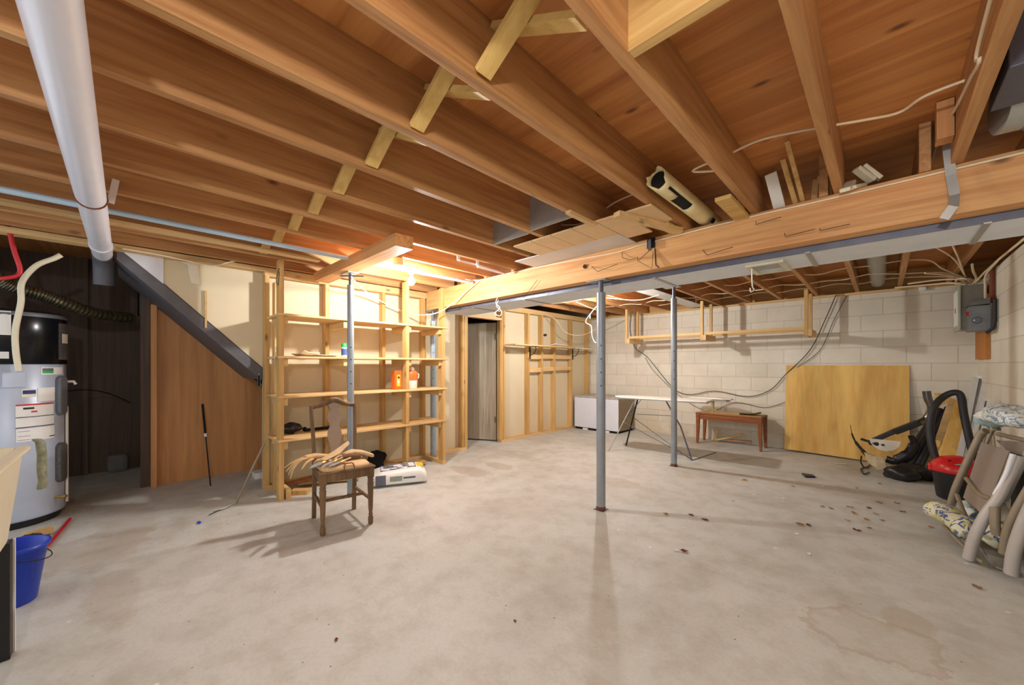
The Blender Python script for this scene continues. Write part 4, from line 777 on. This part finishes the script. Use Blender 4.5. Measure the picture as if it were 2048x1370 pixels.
for k, (p, q, l) in enumerate((((-1.86, 6.45, .03), (-1.5, 6.5, .16), 'wood scrap slanting up under the bench'), ((-1.9, 6.48, .02), (-1.86, 6.5, .2), 'pale upright scrap behind the legs of the bench'), ((-1.7, 6.5, .04), (-1.4, 6.52, .06), 'dark scrap lying under the bench by the wall'))):
    tag(B().beam(p, q, .05, .02).build('wood_scrap', PINEX if k < 2 else PANELB), l, 'wood')
# ------------------------------------------------------------------ plywood sheet
tag(B().slab([(-.985, 6.44, .03), (.225, 6.44, .0), (.225, 6.585, 1.195), (-.985, 6.585, 1.195)], (0, .012, 0)).build('plywood_sheet', SHEETPLY), 'big golden plywood sheet leaning on the block wall', 'plywood')
# ------------------------------------------------------------------ electrical panel at the corner
ep = thing('electrical_panel', 'grey electrical breaker panel with open green door by the corner', 'electrical panel', (.6, 6.1, 1.5))
tag(B().box(XR - .03, XR - .002, 5.9, 6.5, 1.26, 1.9).build('backing_board', wood('orange_plywood', (206, 134, 50), (186, 112, 36), 'z', knots=False)), 'orange plywood backing board under the breaker panel', 'board')
B().box(.56, XR - .031, 5.88, 6.25, 1.56, 2.0).build('enclosure', plain('panel_grey', (132, 128, 114), .45), ep, bevel=.003)
B().box(.545, .559, 5.87, 6.26, 1.55, 2.01).build('front_frame', plain('panel_green_grey', (170, 178, 150), .45), ep, bevel=.002)
B().box(.540, .5445, 5.95, 6.2, 1.6, 1.96).build('door', white, ep); B().box(.538, .5399, 6.05, 6.09, 1.74, 1.79).build('latch', black, ep)
es = thing('disconnect_switch', 'small grey disconnect box with a lever beside the breaker panel', 'electrical box', (.66, 5.7, 1.5))
B().box(.585, XR - .035, 5.60, 5.82, 1.52, 1.76).build('enclosure', plain('switch_grey', (112, 112, 112), .4, .2), es, bevel=.004)
B().slab([(.57, 5.6, 1.76), (.6, 5.6, 1.80), (.71, 5.6, 1.83), (.71, 5.6, 1.77)], (0, .2, 0)).build('hood', MATS['switch_grey'], es, bevel=.002)
B().lathe((.63, 5.599, 1.62), [(.035, 0), (.03, -.012)], 6, axis='y').build('lever_hub', galv_dk, es); B().lathe((.612, 5.599, 1.62), [(.007, -.018), (.007, -.012)], 10, axis='y').build('bolt', chrome, es); B().lathe((.585, 5.65, 1.69), [(.016, -.02), (.016, 0)], 12, axis='x').build('red_button', redp, es)
tag(B().tube([(XR - .022, 5.66, 2.1), (XR - .022, 5.66, 1.78)], .018, 10).build('brown_conduit', rust), 'brown conduit running down to the disconnect box', 'conduit')
tag(B().tube([(XR - .02, 5.55, 1.80), (XR - .02, 5.55, 1.6), (XR - .03, 5.56, 1.54), (XR - .06, 5.6, 1.50)], .014, 10).build('black_conduit', rubber), 'black cable dropping behind the disconnect box', 'conduit')
for k, pts in enumerate(([(.62, 6.1, 2.02), (.6, 6.05, 2.07), (.5, 5.9, 2.11), (.3, 5.6, 2.12)], [(.62, 6.15, 2.02), (.58, 6.1, 2.09), (.42, 6.15, 2.12), (.2, 6.2, 2.12)], [(.65, 6.0, 2.02), (.66, 5.9, 2.06), (.62, 5.7, 2.1), (.58, 5.4, 2.12)], [(.66, 5.95, 2.02), (.69, 5.8, 2.08), (.72, 5.4, 2.12), (.73, 4.4, 2.11)], [(.70, 5.75, 1.78), (.70, 5.77, 1.95), (.70, 5.72, 2.06), (.72, 5.3, 2.12)],
        [(.6, 6.12, 2.02), (.55, 6.1, 2.05), (.55, 6.0, 2.09), (.6, 5.95, 2.07), (.64, 6.02, 2.04)], [(.6, 6.0, 2.02), (.5, 6.05, 2.06), (.35, 6.3, 2.1), (.1, 6.4, 2.12)])):
    wire(pts, .009, cable, 'cream cable bunched over the breaker panel, %s' % ['leading to the middle of the joists', 'leading back along the wall', 'looping forward over the corner', 'running along the top of the right wall', 'rising from the disconnect box', 'coiled in the bunch', 'spreading to the far wall sill'][k])
p = AY(1845, 577, YB - .05); tag(B().box(p.x - .03, p.x + .03, YB - .05, YB - .031, p.z - .02, p.z + .02).build('white_outlet', white, bevel=.003), 'small white plastic box on the sill of the far wall', 'box')
# ------------------------------------------------------------------ clutter by the right corner
def PZ(px, py, Y): return AY(px, py, Y)
tw = thing('garden_tool', 'black garden power tool with bent steel handle leaning by the plywood', 'tool', AY(1760, 930, 6.0))
B().beam(PZ(1742, 883, 5.95), PZ(1790, 862, 5.95), .06, .05).beam(PZ(1788, 864, 5.95), PZ(1838, 845, 5.98), .075, .06).build('arm', rubber, tw, bevel=.008)
B().tube(smooth_path([PZ(1838, 846, 5.98), PZ(1852, 838, 6.0), PZ(1862, 822, 6.0), PZ(1862, 810, 6.0), PZ(1856, 798, 6.0), PZ(1853, 782, 6.0)]), .034, 14).build('steel_handle', plain('dark_chrome', (110, 104, 100), .2, .9), tw)
B().tube(smooth_path([PZ(1701, 850, 6.0), PZ(1704, 868, 6.0), PZ(1712, 885, 6.0), PZ(1726, 902, 5.98), PZ(1740, 918, 5.95)]), [.006] * 6 + [.018] * 6 + [.03] * 6 + [.04] * 7, 10, flat=.5).build('claw', black, tw)
B().tube(smooth_path([PZ(1722, 878, 5.97), PZ(1745, 885, 5.95), PZ(1770, 890, 5.92)]), [.02] * 5 + [.05] * 5 + [.03] * 3, 12, flat=.7).build('head', black, tw)
gd = []
for k in range(13):
    t = math.radians(180 + 15 * k); c_ = PZ(1770, 880, 5.9); gd.append(c_ + Vector((.125 * math.cos(t), 0, .125 * math.sin(t) + .0)))
B().slab(gd, (0, .012, 0)).build('pale_guard', glassp, tw, bevel=.003)
B().tube(smooth_path([PZ(1723, 912, 5.9), PZ(1722, 925, 5.85), AZ(1730, 935, .02), AZ(1740, 930, .01)]), .007, 6).tube(smooth_path([AZ(1735, 933, .01), AZ(1722, 938, .01), AZ(1728, 948, .01), AZ(1738, 944, .01)]), .006, 6).build('hook', blackm, tw)
tag(B().slab([PZ(1728, 905, 5.88), PZ(1745, 910, 5.88), PZ(1765, 920, 5.86), PZ(1755, 938, 5.86), PZ(1735, 925, 5.88)], (0, .05, 0)).slab([PZ(1750, 912, 5.84), PZ(1768, 915, 5.84), PZ(1776, 940, 5.84), PZ(1752, 940, 5.84)], (0, .04, 0)).build('cream_bag', plain('crumpled_cream', (192, 176, 140), .8, var=.2), bevel=.006), 'crumpled cream bag under the garden tool', 'bag')
tag(B().tube(smooth_path([PZ(1822, 872, 6.05), PZ(1828, 890, 6.0), PZ(1815, 910, 5.96), PZ(1790, 922, 5.95), PZ(1772, 918, 5.95)]), [.03] * 6 + [.05] * 6 + [.06] * 6 + [.04] * 7, 12, flat=.6).blob(AZ(1805, 948, .06), .14, .1, .09, 2, .15).build('black_boot', darkbag), 'curved black plastic trough behind the garden tool', 'plastic')
bb = thing('black_tubes', 'bundle of dark vacuum tubes leaning in the right corner', 'tubes', AZ(1835, 952))
for (a_, b_, r) in ((PZ(1812, 950, 5.9), PZ(1880, 818, 6.3), .03), (PZ(1826, 952, 5.88), PZ(1890, 822, 6.3), .028), (PZ(1800, 935, 5.95), PZ(1868, 835, 6.35), .035), (PZ(1840, 940, 5.9), PZ(1894, 815, 6.35), .02)):
    a_.z = max(a_.z, r + .002); B().tube([a_, b_], r, 12).build('tube', rubber, bb)
tag(B().blob(AZ(1832, 945, .07), .13, .1, .085, 8, .2).build('black_bag', darkbag), 'shiny black plastic bag slumped at the foot of the dark tubes', 'bag')
for k, (pts, Y0, Y1, m, l) in enumerate((
    ([(1868, 958), (1893, 962), (1905, 935), (1925, 900), (1928, 872), (1938, 812), (1925, 790), (1915, 790), (1905, 810), (1892, 860), (1876, 900)], 5.75, 6.15, SHEETPLY, 'large notched yellow plank leaning behind the vacuum hose'),
    ([(1840, 945), (1860, 955), (1880, 910), (1900, 860), (1912, 800), (1900, 793), (1880, 850), (1858, 910)], 5.98, 6.25, PINEX, 'second yellow plank leaning left of the notched one'),
    ([(1868, 786), (1892, 787), (1905, 800), (1880, 812)], 6.2, 6.35, SHEETPLY, 'small tan board end peeking out behind the steel handle'))):
    zz = [AY(px, py, (Y0 + Y1) / 2).z for px, py in pts]; zmin, zmax = min(zz), max(zz)
    poly = []
    for (px, py), z in zip(pts, zz): poly.append(AY(px, py, Y0 + (Y1 - Y0) * (z - zmin) / (zmax - zmin)))
    lo_ = min(p.z for p in poly)
    if k < 2:
        for p_ in poly: p_.z -= lo_ - .002
    tag(B().slab(poly, (0.0, .035, 0)).build('wooden_plank', m, bevel=.003), l, 'plank')
tag(B().beam(PZ(1908, 885, 5.85), PZ(1926, 893, 5.85), .03, .09).build('wood_block', SHEETPLY), 'short yellow block jutting from the notched plank', 'wood block'); tag(B().beam(PZ(1865, 885, 5.95), PZ(1880, 888, 5.95), .03, .07).build('wood_block', SHEETPLY), 'short yellow block left of the vacuum hose loop', 'wood block')
def frame(q4, wd, l, Y0, Y1):
    """leaning framed screen: corner pixels bl, br, tr, tl"""
    (bl, br, tr_, tl) = [AY(px, py, Y) for (px, py), Y in zip(q4, (Y0, Y0, Y1, Y1))]
    t = thing('window_screen', l, 'window screen', (bl + br) / 2, group='white framed screens in the corner')
    for a_, b_ in ((bl, tl), (br, tr_), (tl, tr_), (bl, br)): B().beam(a_, b_, wd, .02, (0, 1, 0)).build('frame_bar', alum, t)
    B().slab([bl, br, tr_, tl], (0, .006, 0)).build('screen', screenm, t)
frame([(1915, 935), (1930, 935), (1972, 756), (1952, 755)], .04, 'taller white framed screen leaning in the corner', 5.5, 6.4)
frame([(1932, 940), (1950, 940), (1978, 802), (1966, 798)], .03, 'shorter white framed screen nearer the right wall', 5.4, 6.0)
tag(B().beam(AY(1956, 935, 5.9), AY(1962, 800, 6.3), .05, .02, (0, 1, 0)).build('dark_board', soot), 'dark board leaning against the right wall behind the screens', 'panel')
# shop vacuum
vx, vy = .47, 5.18
va = thing('shop_vacuum', 'red lidded black shop vacuum standing by the right wall', 'vacuum', (vx, vy, 0))
B().lathe((vx, vy, 0), [(.12, .01), (.125, .02), (.15, .22), (.155, .25)], 32).build('tank', rubber, va)
B().lathe((vx, vy, 0), [(.16, .25), (.165, .262), (.162, .285), (.145, .33), (.10, .37), (.03, .39)], 32).build('lid', redp, va); B().box(vx - .175, vx - .12, vy - .05, vy + .03, .24, .3).build('hose_port', redp, va, bevel=.01)
B().tube([(vx - .03, vy - .13, .33), (vx + .02, vy - .14, .345)], .008).build('latch', chrome, va); B().blob((vx - .05, vy - .1, .355), .012, .012, .008, 2, 0).build('knob', black, va)
hs = smooth_path([(vx - .17, vy - .02, .27), AY(1880, 945, 5.2) + Vector((-.0, 0, 0)), AY(1866, 900, 5.25), AY(1860, 855, 5.3), AY(1868, 815, 5.35), AY(1888, 793, 5.4), AY(1910, 785, 5.4), AY(1922, 793, 5.4), AY(1928, 830, 5.4), AY(1938, 875, 5.35), AY(1950, 925, 5.3)], 6)
B().tube(hs, .028, 14).build('hose', rubber, va)
# folding lawn chairs along the right wall
def fchair(t, near, far, mesh, rn, extra=()):
    B().tube(smooth_path([AY(px, py, Y) for px, py, Y in near], 5), rn, 12, flat=.75).build('side_tube', tube_grey, t)
    B().tube(smooth_path([AY(px, py, Y) for px, py, Y in far], 5), rn * .6, 10).build('side_tube', tube_taupe, t)
    if mesh: B().slab([AY(px, py, Y) for px, py, Y in mesh], (.006, .003, 0)).build('mesh_back', meshf, t)
    for nm, pts, r, m in extra: B().tube(smooth_path([AY(px, py, Y) for px, py, Y in pts], 4), r, 10).build(nm, m, t)
f1 = thing('folding_chair', 'front folded lawn chair with taupe mesh back leaning by the right wall', 'folding chair', AZ(1937, 1125), group='folded lawn chairs')
fchair(f1, [(1937, 1118, 3.62), (1950, 1072, 3.62), (1972, 1030, 3.64), (1998, 995, 3.66), (2020, 950, 3.7), (2036, 912, 3.72)], [(1901, 1010, 4.3), (1912, 975, 4.3), (1932, 930, 4.3), (1950, 892, 4.3), (1962, 868, 4.3), (1972, 862, 4.28)],
       [(1962, 884, 4.26), (2018, 902, 3.8), (1984, 990, 3.72), (1964, 1028, 3.74), (1926, 995, 4.2)], .037,
       [('arm_tube', [(2026, 908, 3.68), (2012, 950, 3.67), (1990, 990, 3.66)], .013, alum), ('cross_bar', [(1933, 957, 4.22), (1960, 988, 3.9), (1984, 998, 3.7)], .014, tube_taupe), ('lower_bar', [(1914, 990, 4.25), (1930, 1030, 4.0), (1950, 1065, 3.7)], .013, tube_taupe), ('rear_leg', [(1888, 1052, 3.98), (1925, 1090, 3.75), (1967, 1127, 3.55)], .012, tube_taupe), ('arm_paddle', [(1990, 1015, 3.6), (1990, 1050, 3.58), (1994, 1070, 3.58)], .022, tube_taupe)])
f2 = thing('folding_chair', 'second folded lawn chair, between the front one and the wall', 'folding chair', (.6, 3.9, 0), group='folded lawn chairs')
fchair(f2, [(2010, 1000, 3.9), (2030, 960, 3.88), (2055, 905, 3.85), (2062, 880, 3.85)], [(1950, 950, 4.45), (1972, 890, 4.45), (1985, 862, 4.45), (1998, 858, 4.4)],
       [(1992, 880, 4.35), (2060, 885, 3.86), (2040, 930, 3.9), (2012, 900, 4.2)], .02, [('top_bar', [(1995, 868, 4.4), (2030, 876, 4.1), (2065, 884, 3.85)], .014, tube_taupe)])
f3 = thing('folding_chair', 'third folded lawn chair cut off by the right edge', 'folding chair', AZ(2030, 1142), group='folded lawn chairs')
fchair(f3, [(2022, 1148, 3.45), (2028, 1105, 3.45), (2042, 1060, 3.45), (2062, 1015, 3.45), (2090, 960, 3.45)], [(2008, 1108, 3.55), (2016, 1060, 3.55), (2035, 1020, 3.55), (2070, 960, 3.55)], [(2060, 1010, 3.46), (2110, 960, 3.4), (2120, 1100, 3.35), (2060, 1100, 3.42)], .038, [('lower_bar', [(2010, 1105, 3.55), (2028, 1120, 3.45)], .015, tube_taupe)])
# cushions
def cushion(name, pts, r, m, l, fl=.8): tag(B().tube(smooth_path(pts, 6), r, 16, flat=fl).build(name, m), l, 'cushion')
cushion('cushion', [AY(1868, 1018, 4.15), AY(1892, 1028, 4.05), AY(1925, 1050, 3.9), AY(1950, 1070, 3.85)], [.03] + [.075] * 12 + [.085] * 5 + [.05], floral, 'rolled cream and blue flowered cushion at the foot of the chairs')
cushion('cushion', [AY(1975, 1085, 3.8), AY(2000, 1068, 3.8), AY(2015, 1050, 3.8)], [.05] + [.075] * 11 + [.05], floral, 'blue and yellow flowered cushion end tucked behind the front chair')
cushion('cushion', [AY(1935, 1010, 4.3), AY(1960, 1035, 4.2)], .06, floral2, 'pale flowered cushion seen under the mesh back of the front chair')
tag(B().blob((.60, 4.15, .86), .12, .28, .07, 9, .18).build('cushion', floral2), 'pale blue and white cushion heaped on top of the folded chairs', 'cushion')
tag(B().blob((.57, 4.42, .80), .09, .1, .05, 12, .2).build('cushion', plain('aqua_cloth', (176, 204, 206), .85)), 'folded pale aqua cloth at the far end of the cushion heap', 'cloth')
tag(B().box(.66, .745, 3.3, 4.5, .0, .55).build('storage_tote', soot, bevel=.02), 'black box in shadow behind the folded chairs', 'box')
tag(B().slab([AZ(1960, 1085, .01), AZ(1990, 1135, .01), AZ(2030, 1150, .01), AZ(2010, 1070, .01)], (0, 0, .006)).build('plastic_sheet', plain('grey_sheet', (176, 168, 156), .5)), 'grey plastic sheet on the floor under the chairs', 'sheet')
tag(B().slab([AY(2012, 1035, 3.6), AY(2018, 1022, 3.6), AY(2032, 1030, 3.6), AY(2020, 1036, 3.6)], (.003, 0, 0)).build('yellow_tag', yellow), 'small yellow paper tag between the folded chairs', 'tag')
# ------------------------------------------------------------------ litter on the floor
def leaf(px, py, s, m, l, group=None, seed=0):
    rnd = random.Random(seed); p = AZ(px, py); n = 9; a0 = rnd.uniform(0, 6.28); vs_ = [(0, 0, .004)]
    for k in range(n):
        t = 2 * math.pi * k / n; r = s * (.5 + .5 * abs(math.cos(t))) * rnd.uniform(.7, 1.1); vs_.append((r * math.cos(t + a0), .55 * r * math.sin(t + a0), .003 + s * rnd.uniform(.05, .45)))
    o = B().add(vs_, [(0, k + 1, (k + 1) % n + 1) for k in range(n)]).build('dry_leaf', m); o.location = p
    md = o.modifiers.new('thickness', 'SOLIDIFY'); md.thickness = .0015; tag(o, l, 'leaf', group); return o
leaf(1368, 1104, .035, leafr, 'large curled red brown leaf alone on the open floor', seed=3); leaf(1352, 1102, .02, paper, 'pale curled leaf touching the large red brown one', seed=5)
leaf(1955, 1176, .03, leafm, 'brown leaf on the floor below the third folded chair', seed=6); leaf(672, 1281, .016, leafr, 'small dark leaf low in the picture, left of the middle', seed=7); leaf(1030, 1243, .012, leafr, 'tiny dark leaf low on the open floor near the middle', seed=8)
spots = [(1410, 1041), (1645, 1014), (1662, 1018), (1700, 1015), (1738, 1017), (1733, 1040), (1708, 1028), (1752, 1029), (1805, 1024), (1758, 1006), (1794, 1007), (1696, 1042), (1715, 1062), (1737, 1057), (1765, 1042), (1600, 1050), (1618, 1052), (1587, 974), (1490, 961), (1862, 1055), (1382, 1031), (1332, 1029), (1714, 977), (1759, 968), (1858, 1023)]
for k, (px, py) in enumerate(spots): leaf(px, py, .022 if k % 3 else .03, leafm if k % 4 else leafr, 'small dry brown leaf among the others scattered on the floor at the right', 'dry leaves on the floor', 20 + k)
chips = [(1476, 982), (1508, 991), (1552, 996), (1568, 998), (1466, 1002), (1648, 974), (1665, 972), (1592, 1069), (1617, 1109), (812, 987), (845, 1044), (458, 1046), (550, 1044), (1166, 897), (1170, 920), (1200, 1010)]
for k, (px, py) in enumerate(chips): leaf(px, py, .016, porcelain, 'white paint chip on the concrete floor', 'white paint chips on the floor', 60 + k).name = 'paint_chip'
for o in list(COL.objects):
    if o.name.startswith('paint_chip'): o['category'] = 'chip'
tag(B().blob(AZ(398, 1045, .006), .025, .012, .008, 4, .1).build('blue_cap', blue), 'tiny blue plastic piece on the floor near the stairs', 'plastic')
tag(B().slab([AZ(1603, 949, .002), AZ(1625, 952, .002), AZ(1631, 956, .002), AZ(1610, 955, .002)], (0, 0, .02)).build('dark_clip', plain('navy_piece', (44, 46, 66), .4), bevel=.004), 'dark blue grey plastic piece on the floor before the plywood', 'plastic')
lie('paper', *AZ(1680, 928, .002), .12, .05, paper, 'small white slip of paper before the plywood sheet', 'paper', .2, .002, .004)
lie('wood_chip', *AZ(1489, 961, .002), .06, .02, leather, 'small tan wood chip on the floor near the shadow of the ironing board', 'wood', .1, .004, .0)
tag(B().box(-4.85, -4.7, .95, 1.05, 0, .06).build('white_block', white), 'white block at the back of the space under the stairs', 'block')
